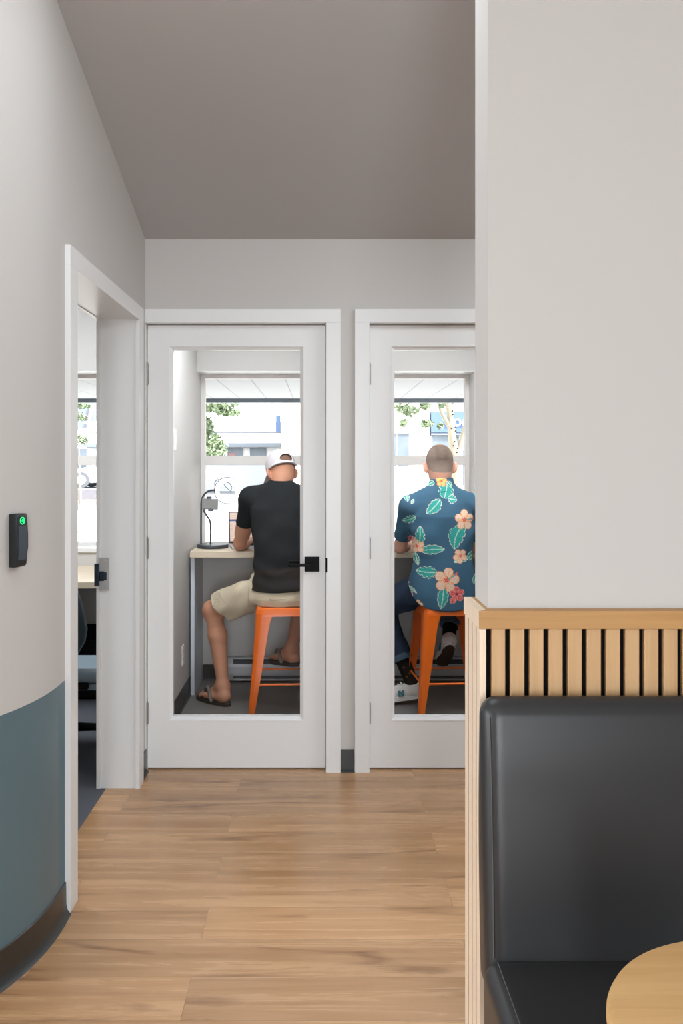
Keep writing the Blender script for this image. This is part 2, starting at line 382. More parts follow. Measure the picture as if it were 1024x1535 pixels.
# ------------------------------------------------------------------ signed distance modelling (numpy) -> quad mesh
class Sdf:
    def __init__(s, lo, hi, h):
        s.lo = np.array(lo, float); s.h = h
        s.n = np.ceil((np.array(hi, float) - s.lo) / h).astype(int) + 1
        s.D = np.full(tuple(s.n), 1.0, np.float32)
        s.ax = [(s.lo[i] + h * np.arange(s.n[i])).astype(np.float32) for i in range(3)]
    def reg(s, lo, hi, m):
        a = [max(0, int(math.floor((lo[i] - m - s.lo[i]) / s.h))) for i in range(3)]
        b = [min(int(s.n[i]), int(math.ceil((hi[i] + m - s.lo[i]) / s.h)) + 1) for i in range(3)]
        sl = tuple(slice(a[i], max(a[i], b[i])) for i in range(3))
        return sl, s.ax[0][sl[0]][:, None, None], s.ax[1][sl[1]][None, :, None], s.ax[2][sl[2]][None, None, :]
    def add(s, prim, k=0.0, cut=None):
        f, lo, hi = prim
        sl, X, Y, Z = s.reg(lo, hi, k + 3 * s.h)
        d = np.broadcast_to(f(X, Y, Z), s.D[sl].shape)
        if cut is not None:
            p, n = cut; d = np.maximum(d, (X - p[0]) * n[0] + (Y - p[1]) * n[1] + (Z - p[2]) * n[2])
        a = s.D[sl]
        if k > 0:
            t = np.clip(0.5 + 0.5 * (a - d) / k, 0, 1)
            s.D[sl] = a * (1 - t) + d * t - k * t * (1 - t)
        else: s.D[sl] = np.minimum(a, d)
        return s
    def sub(s, prim, k=0.0):
        f, lo, hi = prim
        sl, X, Y, Z = s.reg(lo, hi, k + 3 * s.h)
        d = -np.broadcast_to(f(X, Y, Z), s.D[sl].shape); a = s.D[sl]
        if k > 0:
            t = np.clip(0.5 - 0.5 * (a - d) / k, 0, 1)
            s.D[sl] = a * (1 - t) + d * t + k * t * (1 - t)
        else: s.D[sl] = np.maximum(a, d)
        return s
    def grid(s): return s.ax[0][:, None, None], s.ax[1][None, :, None], s.ax[2][None, None, :]
    def clip(s, f):
        s.D = np.maximum(s.D, f(*s.grid()).astype(np.float32)); return s
    def wrinkle(s, waves):
        X, Y, Z = s.grid()
        for amp, (kx, ky, kz), ph, env in waves:
            w = np.sin(kx * X + ky * Y + kz * Z + ph + 1.3 * np.sin(0.37 * (kz * X + kx * Y - ky * Z)))
            if env is not None: w = w * env(X, Y, Z)
            s.D = s.D + (amp * w).astype(np.float32)
        return s
    def hollow(s, c, n, depth, thick, r):
        lo = [c[i] - r for i in range(3)]; hi = [c[i] + r for i in range(3)]
        sl, X, Y, Z = s.reg(lo, hi, 0)
        p = (X - c[0]) * n[0] + (Y - c[1]) * n[1] + (Z - c[2]) * n[2]
        rad = np.sqrt((X - c[0]) ** 2 + (Y - c[1]) ** 2 + (Z - c[2]) ** 2) - r
        inner = np.maximum(np.maximum(s.D[sl] + thick, -(p + depth)), rad)
        s.D[sl] = np.maximum(s.D[sl], -inner); return s
    def mesh(s, name, smooth_it=1):
        D = np.pad(s.D, 1, constant_values=1.0); lo = s.lo - s.h
        S = D < 0
        sh = tuple(x - 1 for x in D.shape)
        cnt = np.zeros(sh, np.int8)
        C = [(i, j, k) for i in (0, 1) for j in (0, 1) for k in (0, 1)]
        for i, j, k in C: cnt += S[i:i + sh[0], j:j + sh[1], k:k + sh[2]]
        act = (cnt > 0) & (cnt < 8)
        I = np.argwhere(act)
        vid = np.full(sh, -1, np.int32); vid[act] = np.arange(len(I))
        acc = np.zeros((len(I), 3)); num = np.zeros(len(I))
        val = {c: D[I[:, 0] + c[0], I[:, 1] + c[1], I[:, 2] + c[2]].astype(float) for c in C}
        for a in C:
            for ax in range(3):
                if a[ax] == 0:
                    b = list(a); b[ax] = 1; b = tuple(b)
                    va, vb = val[a], val[b]; m = (va < 0) != (vb < 0)
                    t = np.where(m, va / np.where(m, va - vb, 1), 0)
                    p = np.array(a, float)[None, :] + 0 * acc; p[:, ax] += t
                    acc[m] += p[m]; num[m] += 1
        V = lo + (I + acc / num[:, None]) * s.h
        F = []
        for ax in range(3):
            o1, o2 = [(1, 2), (2, 0), (0, 1)][ax]
            sa = [slice(None)] * 3; sb = [slice(None)] * 3
            sa[ax] = slice(0, -1); sb[ax] = slice(1, None)
            A, B = S[tuple(sa)], S[tuple(sb)]
            for flip, mk in ((False, A & ~B), (True, ~A & B)):
                E = np.argwhere(mk)
                if not len(E): continue
                def cell(d1, d2):
                    q = E.copy(); q[:, o1] += d1; q[:, o2] += d2; return vid[q[:, 0], q[:, 1], q[:, 2]]
                q = np.stack([cell(-1, -1), cell(0, -1), cell(0, 0), cell(-1, 0)], 1)
                F.append(q[:, ::-1] if flip else q)
        F = np.concatenate(F)
        for _ in range(smooth_it):
            acc2 = np.zeros_like(V); n2 = np.zeros(len(V))
            for i in range(4):
                j = (i + 1) % 4
                np.add.at(acc2, F[:, i], V[F[:, j]]); np.add.at(n2, F[:, i], 1)
                np.add.at(acc2, F[:, j], V[F[:, i]]); np.add.at(n2, F[:, j], 1)
            V = V * 0.5 + 0.5 * acc2 / np.maximum(n2, 1)[:, None]
        me = bpy.data.meshes.new(name)
        me.vertices.add(len(V)); me.vertices.foreach_set('co', V.astype(np.float32).ravel())
        me.loops.add(F.size); me.loops.foreach_set('vertex_index', F.astype(np.int32).ravel())
        me.polygons.add(len(F)); me.polygons.foreach_set('loop_start', np.arange(0, F.size, 4, dtype=np.int32))
        me.update(calc_edges=True); me.validate()
        me.polygons.foreach_set('use_smooth', [True] * len(me.polygons))
        return me, V

def cone(p0, p1, r0, r1):
    p0 = np.array(p0, float); p1 = np.array(p1, float); d = p1 - p0; L2 = float(d @ d)
    def f(X, Y, Z):
        x, y, z = X - p0[0], Y - p0[1], Z - p0[2]
        t = np.clip((x * d[0] + y * d[1] + z * d[2]) / L2, 0, 1)
        return np.sqrt((x - t * d[0]) ** 2 + (y - t * d[1]) ** 2 + (z - t * d[2]) ** 2) - (r0 + (r1 - r0) * t)
    r = max(r0, r1)
    return f, np.minimum(p0, p1) - r, np.maximum(p0, p1) + r

def ell(c, r, R=None):
    c = np.array(c, float); r = np.array(r, float)
    Rm = np.eye(3) if R is None else np.array(R, float)   # columns = local axes in world
    def f(X, Y, Z):
        x, y, z = X - c[0], Y - c[1], Z - c[2]
        u = [(x * Rm[0, i] + y * Rm[1, i] + z * Rm[2, i]) for i in range(3)]
        k0 = np.sqrt(sum((u[i] / r[i]) ** 2 for i in range(3))); k1 = np.sqrt(sum((u[i] / r[i] ** 2) ** 2 for i in range(3)))
        return k0 * (k0 - 1) / np.maximum(k1, 1e-6)
    m = r.max()
    return f, c - m, c + m

def rbox(c, half, rad, R=None):
    c = np.array(c, float); hf = np.array(half, float); Rm = np.eye(3) if R is None else np.array(R, float)
    def f(X, Y, Z):
        x, y, z = X - c[0], Y - c[1], Z - c[2]
        q = [np.abs(x * Rm[0, i] + y * Rm[1, i] + z * Rm[2, i]) - (hf[i] - rad) for i in range(3)]
        return np.sqrt(sum(np.maximum(v, 0) ** 2 for v in q)) + np.minimum(np.maximum(np.maximum(q[0], q[1]), q[2]), 0) - rad
    m = np.linalg.norm(hf)
    return f, c - m, c + m

def zloft(rows, e=2.3):
    """rows: (z, cx, cy, a, b) elliptical sections stacked upward"""
    rows = sorted(rows); z = [r[0] for r in rows]
    def f(X, Y, Z):
        zz = np.clip(Z, z[0], z[-1])
        I = lambda k: np.interp(zz.ravel(), z, [r[k] for r in rows]).reshape(zz.shape).astype(np.float32)
        cx, cy, a, b = I(1), I(2), I(3), I(4)
        u, v = np.abs(X - cx) / a, np.abs(Y - cy) / b
        d = ((u ** e + v ** e) ** (1 / e) - 1) * np.minimum(a, b)
        return np.maximum(d, np.maximum(Z - z[-1], z[0] - Z))
    lo = np.array([min(r[1] - r[3] for r in rows), min(r[2] - r[4] for r in rows), z[0]])
    hi = np.array([max(r[1] + r[3] for r in rows), max(r[2] + r[4] for r in rows), z[-1]])
    return f, lo, hi

def along(p0, p1, t): return tuple(p0[i] + (p1[i] - p0[i]) * t for i in range(3))
def unit(v): v = np.array(v, float); return v / np.linalg.norm(v)

# ------------------------------------------------------------------ the setting
XW = -0.793          # left wall face
YB = 3.97            # back wall face
YE = 5.65            # inner face of the outer (window) wall
CURVE_Y, CURVE_R = 2.64, 0.80

def wall_curve(off=0.0, n=28):
    """plan of the left wall from the door casing round the rounded corner; off pushes into the room"""
    pts = [(XW + off, 2.80), (XW + off, CURVE_Y)]
    for i in range(1, n + 1):
        a = PI / 2 * i / n
        pts.append((XW - CURVE_R + (CURVE_R + off) * math.cos(a), CURVE_Y - (CURVE_R + off) * math.sin(a)))
    pts.append((-4.2, CURVE_Y - CURVE_R - off))
    return pts

def ceil_z(y): return 2.413 + (YB - y) * 0.283
# floor
m = MB(); m.prism([(-0.92, 2.6), (-0.92, 4.03), (3.2, 4.03), (3.2, -3.6), (-4.2, -3.6), (-4.2, 2.6)], -0.06, 0.0, 'xy')
struct(m.build('floor', M['floor']))
m = MB(); m.box(-4.8, -0.92, 2.6, YE + 0.2, -0.06, 0.0); struct(m.build('office_floor', M['carpet']))
m = MB(); m.box(-0.92, 3.2, 4.03, YE + 0.2, -0.06, 0.0); struct(m.build('booth_floor', M['vinyl']))

# left wall (straight reach + rounded corner), blue gloss paint below 0.723 m
PAINT = 0.723
m = MB()
fr, bk = wall_curve(0.0), wall_curve(-0.152)
TOPZ = 3.72
def strips(front, zs):
    for (z0, z1, mi) in zs:
        m.mi = mi
        for i in range(len(front) - 1):
            (x0, y0), (x1, y1) = front[i], front[i + 1]
            m.quad((x0, y0, z0), (x1, y1, z0), (x1, y1, z1), (x0, y0, z1))
strips(fr, [(0, PAINT, 1), (PAINT, TOPZ, 0)])
m.mi = 2
for i in range(len(bk) - 1):
    (x0, y0), (x1, y1) = bk[i], bk[i + 1]
    m.quad((x0, y0, 0), (x1, y1, 0), (x1, y1, TOPZ), (x0, y0, TOPZ))
m.mi = 0
m.quad((fr[0][0], fr[0][1], 0), (bk[0][0], bk[0][1], 0), (bk[0][0], bk[0][1], TOPZ), (fr[0][0], fr[0][1], TOPZ))
m.box(XW - 0.152, XW, 3.77, YB + 0.12, 0, TOPZ)
m.box(XW - 0.152, XW, 2.80, 3.77, 2.03, TOPZ)
bmesh.ops.remove_doubles(m.bm, verts=m.bm.verts, dist=1e-5)
struct(m.build('wall_left', [M['wall'], M['blue'], M['officewall']], smooth=40))
# rubber cove base following the wall
m = MB()
fl = wall_curve(0.0)
prof = [(0.001, 0.10), (0.005, 0.098), (0.006, 0.03), (0.009, 0.014), (0.016, 0.004), (0.022, 0.0)]
rows = [[(p[0], p[1], z) for p in wall_curve(o)[1:]] for o, z in prof]
for r in rows: r.insert(0, (r[0][0], 2.715, r[0][2]))
m2 = m
for ri, (A, B) in enumerate(zip(rows, rows[1:])):
    m.mi = 1 if ri >= 2 else 0
    for i in range(len(A) - 1): m.quad(A[i], A[i + 1], B[i + 1], B[i])
bmesh.ops.remove_doubles(m.bm, verts=m.bm.verts, dist=1e-6)
struct(m.build('baseboard_left', [M['base_floor_tint'], M['base']], smooth=50))
m = MB(); m.box(XW, XW + 0.006, 3.85, YB, 0, 0.10); m.box(XW, XW + 0.016, 3.85, YB, 0, 0.008); struct(m.build('baseboard_corner', M['base']))

# back wall with two door openings
DX = [(-0.788, 0.0229), (0.2256, 1.0366)]     # door slabs
DZ = 2.0286
m = MB()
m.box(XW, 0.0229 - 0.811 - 0.0, YB, YB + 0.12, 0, 0.001)
m.box(0.040, 0.209, YB, YB + 0.12, 0, 2.05)
m.box(1.053, 3.2, YB, YB + 0.12, 0, 2.05)
m.box(XW, 3.2, YB, YB + 0.12, 2.05, TOPZ)
struct(m.build('wall_back', M['wall']))
m = MB(); m.box(0.0934, 0.1537, YB - 0.006, YB, 0, 0.10); m.box(0.0934, 0.1537, YB - 0.014, YB, 0, 0.008); struct(m.build('baseboard_back', M['base']))

# outer wall with window openings (header 1.995, sill 0.848)
WX = [(-4.2, -1.05), (XW - 0.005, 0.045), (0.185, 0.997)]
WZ0, WZ1 = 0.848, 1.995
m = MB()
m.box(-4.8, 3.2, YE, YE + 0.24, 0, WZ0 - 0.001); m.box(-4.8, 3.2, YE, YE + 0.24, WZ1, TOPZ)
xs = [-4.8] + [v for w in WX for v in w] + [3.2]
for a, b in zip(xs[0::2], xs[1::2]): m.box(a, b, YE, YE + 0.24, WZ0 - 0.001, WZ1)
struct(m.build('wall_outer', M['wall']))
# partitions of the booths
m = MB(); m.box(XW - 0.10, XW, YB + 0.12, YE, 0, 2.42); struct(m.build('wall_booth', M['wall']))
m = MB(); m.box(0.045, 0.165, YB + 0.12, YE, 0, 2.42); struct(m.build('wall_divider', M['wall']))
m = MB(); m.box(1.02, 1.14, YB + 0.12, YE, 0, 2.42); struct(m.build('wall_far_right', M['wall']))
for nm, x0, x1 in (('baseboard_booth', XW, XW + 0.006),):
    m = MB(); m.box(x0, x1, YB + 0.12, YE, 0, 0.104); m.box(x0, x1 + 0.01, YB + 0.12, YE, 0, 0.008); struct(m.build(nm, M['base']))
m = MB(); m.box(XW, 0.045, YE - 0.006, YE, 0.008, 0.10); m.mi = 1; m.box(XW, 0.045, YE - 0.02, YE, 0, 0.012)  # lighter toe strip paints in the reflection along the base
struct(m.build('baseboard_outer', [M['base'], M['heaterdark']]))
m = MB(); m.box(0.165, 1.02, YE - 0.006, YE, 0.0, 0.10); struct(m.build('baseboard_outer_second', M['base']))
m = MB(); m.box(XW - 0.1, 1.14, YB + 0.12, YE, 2.42, 2.47); struct(m.build('booth_ceiling', M['ceil']))
m = MB(); m.box(-4.8, XW - 0.152, 1.6, YE, 2.62, 2.67); struct(m.build('office_ceiling', M['officewall']))
# ceiling of the main room
m = MB()
m.quad((-4.2, YB + 0.1, ceil_z(YB + 0.1)), (3.2, YB + 0.1, ceil_z(YB + 0.1)), (3.2, 0.2, ceil_z(0.2)), (-4.2, 0.2, ceil_z(0.2)))
m.quad((-4.2, 0.2, ceil_z(0.2)), (3.2, 0.2, ceil_z(0.2)), (3.2, -3.6, ceil_z(0.2)), (-4.2, -3.6, ceil_z(0.2)))
struct(m.build('ceiling', M['ceil']))
m = MB(); m.box(-5.0, 3.4, -3.9, YE + 0.3, TOPZ, TOPZ + 0.15); struct(m.build('roof', M['ceil']))
# walls outside the picture that close the building
m = MB(); m.box(3.2, 3.3, -3.6, YE + 0.24, 0, TOPZ); struct(m.build('wall_right', M['wall']))
m = MB(); m.box(-4.3, -0.2, -3.75, -3.6, 0, TOPZ); m.box(0.9, 3.3, -3.75, -3.6, 0, TOPZ); m.box(-0.2, 0.9, -3.75, -3.6, 2.55, TOPZ); struct(m.build('wall_behind', M['rear_dark']))  # gap added in the rear wall for the fill light
m = MB()
LW = (-3.3, 1.4, 0.35, 2.6)
m.box(-4.3, -4.2, -3.6, LW[0], 0, TOPZ); m.box(-4.3, -4.2, LW[1], CURVE_Y - CURVE_R, 0, TOPZ); m.box(-4.3, -4.2, LW[0], LW[1], 0, LW[2]); m.box(-4.3, -4.2, LW[0], LW[1], LW[3], TOPZ)
struct(m.build('wall_side', M['wall']))
m = MB(); m.box(-4.9, -4.8, 1.6, YE + 0.24, 0, TOPZ); m.box(-4.8, -4.2, 1.69, 1.84, 0, TOPZ); struct(m.build('wall_office', M['officewall']))

# the white wall return on the right and the half wall under it
m = MB(); m.box(0.343, 3.2, 1.79, 1.937, 1.1, TOPZ, ); struct(m.build('wall_return', M['wall']))
part = empty('slat_partition', (0.32, 1.85, 0))
tag(part, 'half-height partition clad in light oak slats on black felt with an oak cap', 'partition')
m = MB(); m.box(0.334, 2.4, 1.776, 1.937, 0, 1.063); m.build('core', M['felt'], part)
m = MB(); m.prism([(0.3185, 1.757), (2.4, 1.757), (2.4, 1.942), (0.335, 1.942), (0.335, 1.7735)], 1.064, 1.1, 'xy'); m.build('oak_cap', M['cap'], part)
m = MB(); m.prism([(0.3185, 1.7572), (0.335, 1.7737), (0.335, 1.942), (0.3185, 1.942)], 1.064, 1.1, 'xy'); m.build('cap_lit_side', M['slat_lit'], part)  # side of the same cap, in paler wood for the light on it
m = MB()
x = 0.345
while x < 2.37: m.box(x, x + 0.028, 1.763, 1.7775, 0.0, 1.0635, 0.0012, 1); x += 0.0386
m.build('front_slat_panel', M['slat'], part)
m = MB()
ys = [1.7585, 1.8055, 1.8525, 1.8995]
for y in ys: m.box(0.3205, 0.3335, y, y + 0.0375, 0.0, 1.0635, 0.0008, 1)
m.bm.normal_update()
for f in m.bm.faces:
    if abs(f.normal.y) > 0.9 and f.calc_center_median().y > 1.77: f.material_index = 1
m.build('side_slat_panel', [M['slat_lit'], M['slatedge']], part)

# ------------------------------------------------------------------ trims, doors
def casing_leftwall():
    m = MB()
    xf = -0.775
    m.box(XW, xf, 2.717, 2.801, 0, 2.014, 0.001); m.box(XW, xf, 3.757, 3.846, 0, 2.014, 0.001); m.box(XW, xf, 2.717, 3.846, 2.014, 2.0765, 0.001)
    # jamb lining
    m.box(XW - 0.152, XW + 0.001, 2.785, 2.793, 0, 2.02); m.box(XW - 0.152, XW + 0.001, 3.765, 3.775, 0, 2.02); m.box(XW - 0.152, XW + 0.001, 2.785, 3.775, 2.018, 2.032)
    # casing on the office side
    m.box(-0.961, XW - 0.152, 3.757, 3.84, 0, 2.014, 0.001); m.box(-0.961, XW - 0.152, 2.717, 2.801, 0, 2.014, 0.001); m.box(-0.961, XW - 0.152, 2.717, 3.84, 2.014, 2.0765, 0.001)
    t = struct(m.build('trim_1', M['trim']))
    sp = MB(); sp.box(-0.950, -0.905, 3.7525, 3.756, 0.853, 0.992, 0.0005, 1); sp.ball((-0.92, 3.7523, 0.868), 0.0045); sp.ball((-0.92, 3.7523, 0.978), 0.0045)
    s = sp.build('strike_plate', M['strike'], t)
    s2 = MB(); s2.box(-0.965, -0.945, 3.735, 3.754, 0.872, 0.968, 0.003); s2.box(-0.945, -0.925, 3.744, 3.754, 0.893, 0.934, 0.003); s2.box(-0.938, -0.915, 3.748, 3.7535, 0.897, 0.93, 0.002)
    s2.build('keeper', M['darksteel'], s)
casing_leftwall()

def casing_back(idx, x0, x1, left=True):
    m = MB(); yf, w = YB - 0.017, 0.0664
    a = x0 - w - 0.003 if left else XW
    b = x1 + 0.004 + w
    if left: m.box(a, x0 - 0.003, yf, YB, 0, 2.0335, 0.001)
    m.box(x1 + 0.004, b, yf, YB, 0, 2.0335, 0.001)
    m.box(a, b, yf, YB, 2.0335, 2.0955, 0.001)
    # jambs
    m.box(max(x0 - 0.017, XW), x0 - 0.003, YB, YB + 0.12, 0, 2.05); m.box(x1 + 0.003, x1 + 0.018, YB, YB + 0.12, 0, 2.05); m.box(x0 - 0.003, x1 + 0.003, YB, YB + 0.12, 2.0325, 2.05)
    # door stops behind the slab
    m.box(x0 - 0.003, x0 + 0.009, 4.047, 4.06, 0, 2.0325); m.box(x1 - 0.009, x1 + 0.003, 4.047, 4.06, 0, 2.0325); m.box(x0, x1, 4.047, 4.06, 2.02, 2.0325)
    struct(m.build('trim_%d' % idx, M['trim']))
casing_back(2, *DX[0], left=False)
casing_back(3, *DX[1], left=True)

GZ = (0.2375, 1.9174)
def make_door(idx, x0, x1):
    g0, g1 = x0 + 0.1142, x1 - 0.1144
    y0, y1 = 4.0, 4.044
    b = 0.017
    m = MB(); m.ring_frame(x0, x1, 0.006, DZ, g0 - b, g1 + b, GZ[0] - b, GZ[1] + b, y0, y1)
    m.ring_frame(g0 - b, g1 + b, GZ[0] - b, GZ[1] + b, g0, g1, GZ[0], GZ[1], y0 + 0.003, y1 - 0.003, y0 + 0.012)
    m.ring_frame(g0 - b, g1 + b, GZ[0] - b, GZ[1] + b, g0 - b + 0.004, g1 + b - 0.004, GZ[0] - b + 0.004, GZ[1] + b - 0.004, y0 - 0.002, y0 + 0.004, y0 - 0.001)
    d = struct(m.build('door_%d' % idx, M['door']))
    m = MB(); m.box(g0 - 0.004, g1 + 0.004, y0 + 0.0195, y0 + 0.0245, GZ[0] - 0.004, GZ[1] + 0.004); m.build('glass_pane', M['glass'], d)
    for zc in (0.255, 1.009, 1.805):
        m = MB(); m.tube([(x0 - 0.002, y0 - 0.008, zc - 0.048), (x0 - 0.002, y0 - 0.008, zc + 0.048)], 0.0065, 12)
        m.ball((x0 - 0.002, y0 - 0.008, zc + 0.05), (0.005, 0.005, 0.006)); m.box(x0 - 0.011, x0 + 0.004, y0 - 0.004, y0 + 0.004, zc - 0.046, zc + 0.046)
        m.build('hinge', M['hinge'], d, smooth=40)
    cx, cz = x1 - 0.0594, 0.937
    h = MB(); h.box(cx - 0.034, cx + 0.034, y0 - 0.009, y0, cz - 0.034, cz + 0.034, 0.0012, 2); h.box(cx - 0.034, cx + 0.034, y1, y1 + 0.009, cz - 0.034, cz + 0.034, 0.0012, 2)
    hp = h.build('rosette', M['black'], d)
    for s, yy in ((-1, y0 - 0.009), (1, y1 + 0.009)):
        l = MB(); l.tube([(cx, yy, cz), (cx, yy + s * 0.04, cz)], 0.0085, 16)
        l.box(cx - 0.109, cx + 0.010, min(yy + s * 0.033, yy + s * 0.045), max(yy + s * 0.033, yy + s * 0.045), cz - 0.0065, cz + 0.0065, 0.002)
        l.build('lever_handle', M['black'], hp, smooth=40)
    sk = MB(); sk.box(x1 + 0.0028, x1 + 0.012, YB - 0.019, YB + 0.01, cz - 0.034, cz + 0.034, 0.004, 3); sk.build('strike_lip', M['black'], d)
make_door(1, *DX[0]); make_door(2, *DX[1])

def make_window(idx, x0, x1, mull=()):
    m = MB(); yf = YE + 0.205; fw = 0.028
    m.ring_frame(x0, x1, WZ0, WZ1, x0 + fw, x1 - fw, WZ0 + fw - 0.006, WZ1 - fw, yf, yf + 0.06)
    m.box(x0 + fw, x1 - fw, yf + 0.005, yf + 0.055, 1.386, 1.448, 0.002)
    for xm in mull: m.box(xm - 0.025, xm + 0.025, yf + 0.004, yf + 0.056, WZ0 + 0.02, WZ1 - 0.03)
    w = struct(m.build('window_%d' % idx, M['frame']))
    g = MB(); g.box(x0 + fw - 0.004, x1 - fw + 0.004, yf + 0.028, yf + 0.033, WZ0 + 0.015, 1.388); g.build('lower_pane', M['glass'], w)
    g = MB(); g.box(x0 + fw - 0.004, x1 - fw + 0.004, yf + 0.028, yf + 0.033, 1.446, WZ1 - fw + 0.004); g.build('upper_pane', M['glass'], w)
    s = MB(); s.box(x0, x1, YE - 0.012 if idx == 1 else YE, yf + 0.002, WZ0 - 0.024 if idx == 1 else WZ0 - 0.002, WZ0 + 0.002); s.build('window_sill', M['trim'], w)
    h = MB(); h.box(x0, x1, YE + 0.002, yf + 0.002, WZ1 - 0.003, WZ1 + 0.001); h.build('head_light_strip', M['trim'], w)  # added white strip; paints daylight onto the reveal under the header
    return w
make_window(1, *WX[0], mull=(-2.6,)); make_window(2, *WX[1]); make_window(3, *WX[2])

# ------------------------------------------------------------------ bench (charcoal banquette)
bench = empty('banquette_bench', (1.1, 1.5, 0))
tag(bench, 'charcoal vinyl banquette bench against the oak slat partition', 'bench')
s = Sdf((0.29, 1.60, 0.34), (1.95, 1.80, 0.97), 0.006)
def backrest(X, Y, Z):
    yf = 1.652 + (Z - 0.46) * 0.075 + np.maximum(Z - 0.8, 0) ** 2 * 0.5 - 0.008 * np.exp(-((Z - 0.66) / 0.2) ** 2)
    c = (yf + 1.752) / 2; hy = (1.752 - yf) / 2
    rad = 0.034
    side = 0.004 * np.sin((Z - 0.4) * 5.0)
    qx = np.abs(X - 1.11 + 0 * Z) - (0.795 + side - rad); qy = np.abs(Y - c) - (hy - rad); qz = np.abs(Z - 0.655) - (0.285 - rad)
    return np.sqrt(np.maximum(qx, 0) ** 2 + np.maximum(qy, 0) ** 2 + np.maximum(qz, 0) ** 2) + np.minimum(np.maximum(np.maximum(qx, qy), qz), 0) - rad
s.add((backrest, (0.29, 1.60, 0.36), (1.93, 1.80, 0.95)))
me, V = s.mesh('backrest', 2); mesh_obj('backrest', me, M['leather'], bench)
s = Sdf((0.28, 1.05, 0.28), (1.95, 1.70, 0.49), 0.007)
def seatf(X, Y, Z):
    rad = 0.032
    top = 0.004 * np.cos((X - 1.1) * 1.6) * np.cos((Y - 1.38) * 4)
    qx = np.abs(X - 1.11) - (0.803 - rad) + 0 * Z; qy = np.abs(Y - 1.385) - (0.285 - rad); qz = np.abs(Z - 0.38) - (0.079 + top - rad)
    return np.sqrt(np.maximum(qx, 0) ** 2 + np.maximum(qy, 0) ** 2 + np.maximum(qz, 0) ** 2) + np.minimum(np.maximum(np.maximum(qx, qy), qz), 0) - rad
s.add((seatf, (0.29, 1.08, 0.29), (1.93, 1.69, 0.47)))
me, V = s.mesh('seat', 2); mesh_obj('seat', me, M['leather'], bench)
m = MB(); m.box(0.33, 1.9, 1.16, 1.755, 0.0, 0.31, 0.004); m.box(0.33, 1.9, 1.66, 1.755, 0.31, 0.4); m.build('base', M['felt'], bench)
# seams
def seam_pts_back():
    out = []
    for i in range(40):
        z = 0.905 - i * (0.905 - 0.462) / 39
        yf = 1.652 + (z - 0.46) * 0.075 + max(z - 0.8, 0) ** 2 * 0.5 - 0.008 * math.exp(-((z - 0.66) / 0.2) ** 2)
        out.append((0.3275, yf + 0.0035, z))
    return out
m = MB(); m.tube(seam_pts_back(), 0.0011, 6)
m.build('back_seam', M['thread'], bench)
m = MB(); m.tube([(0.334, 1.645 - i * 0.02, 0.4587) for i in range(24)], 0.0012, 6); m.build('seat_seam', M['thread'], bench)

# round table near the camera
tb = empty('round_table', (0.545, 0.985, 0))
tag(tb, 'small round oak pedestal table in front of the charcoal bench', 'table')
c = (0.545, 0.985, 0)
m = MB(); m.lathe(c, [(0.0, 0.722), (0.2, 0.722), (0.209, 0.726), (0.212, 0.734), (0.212, 0.742), (0.209, 0.748), (0.204, 0.75), (0.0, 0.75)], 96); m.build('tabletop', M['table'], tb, smooth=35)
m = MB(); m.lathe(c, [(0.0, 0.02), (0.03, 0.02), (0.03, 0.70), (0.09, 0.715), (0.09, 0.722), (0.0, 0.722)], 32); m.build('pedestal', M['black'], tb, smooth=35)
m = MB(); m.lathe(c, [(0.0, 0.0), (0.17, 0.0), (0.17, 0.006), (0.03, 0.022), (0.0, 0.022)], 48); m.build('base', M['black'], tb, smooth=35)

# ------------------------------------------------------------------ booth fittings
def make_desk(x0, x1, label):
    d = empty('booth_desk', ((x0 + x1) / 2, 5.45, 0))
    tag(d, label, 'desk', 'birch booth desks')
    m = MB(); m.box(x0, x1, 5.22, YE - 0.001, 0.834, 0.872, 0.0015, 1); m.build('desktop', M['desk'], d)
    m = MB(); m.box(x0 - 0.003, x0 + 0.021, 5.27, YE - 0.006, 0.0, 0.834, 0.001, 1); m.build('support_panel', M['deskleg'], d)
    return d
make_desk(-0.777, 0.040, 'birch wall desk under the window, holding the laptop and ring lamp')
make_desk(0.180, 1.005, 'birch wall desk in front of the man in the floral shirt')

def make_heater(x0, x1, label):
    h = empty('baseboard_heater', ((x0 + x1) / 2, YE - 0.03, 0.01))
    tag(h, label, 'heater', 'electric baseboard heaters')
    y = YE - 0.007
    m = MB(); m.box(x0, x1, y - 0.012, y, 0.012, 0.156); m.box(x0, x1, y - 0.062, y, 0.148, 0.156, 0.002); m.box(x0, x0 + 0.035, y - 0.062, y, 0.012, 0.15, 0.002); m.box(x1 - 0.035, x1, y - 0.062, y, 0.012, 0.15, 0.002); m.box(x0, x1, y - 0.062, y - 0.05, 0.012, 0.022)
    m.build('housing', M['heater'], h)
    m = MB(); m.prism([(y - 0.066, 0.045), (y - 0.069, 0.06), (y - 0.069, 0.1), (y - 0.064, 0.117), (y - 0.056, 0.117), (y - 0.056, 0.045)], x0 + 0.0, x1 - 0.0, 'yz'); m.build('front_cover', M['heater'], h)
    m = MB(); m.box(x0 + 0.036, x1 - 0.036, y - 0.05, y - 0.012, 0.02, 0.14)
    xx = x0 + 0.06
    while xx < x1 - 0.06: m.box(xx, xx + 0.002, y - 0.056, y - 0.012, 0.026, 0.14); xx += 0.012
    m.build('fins', M['heaterdark'], h)
make_heater(-0.59, 0.02, 'white baseboard heater behind the man in shorts')
make_heater(0.29, 0.96, 'white baseboard heater behind the man in sneakers')

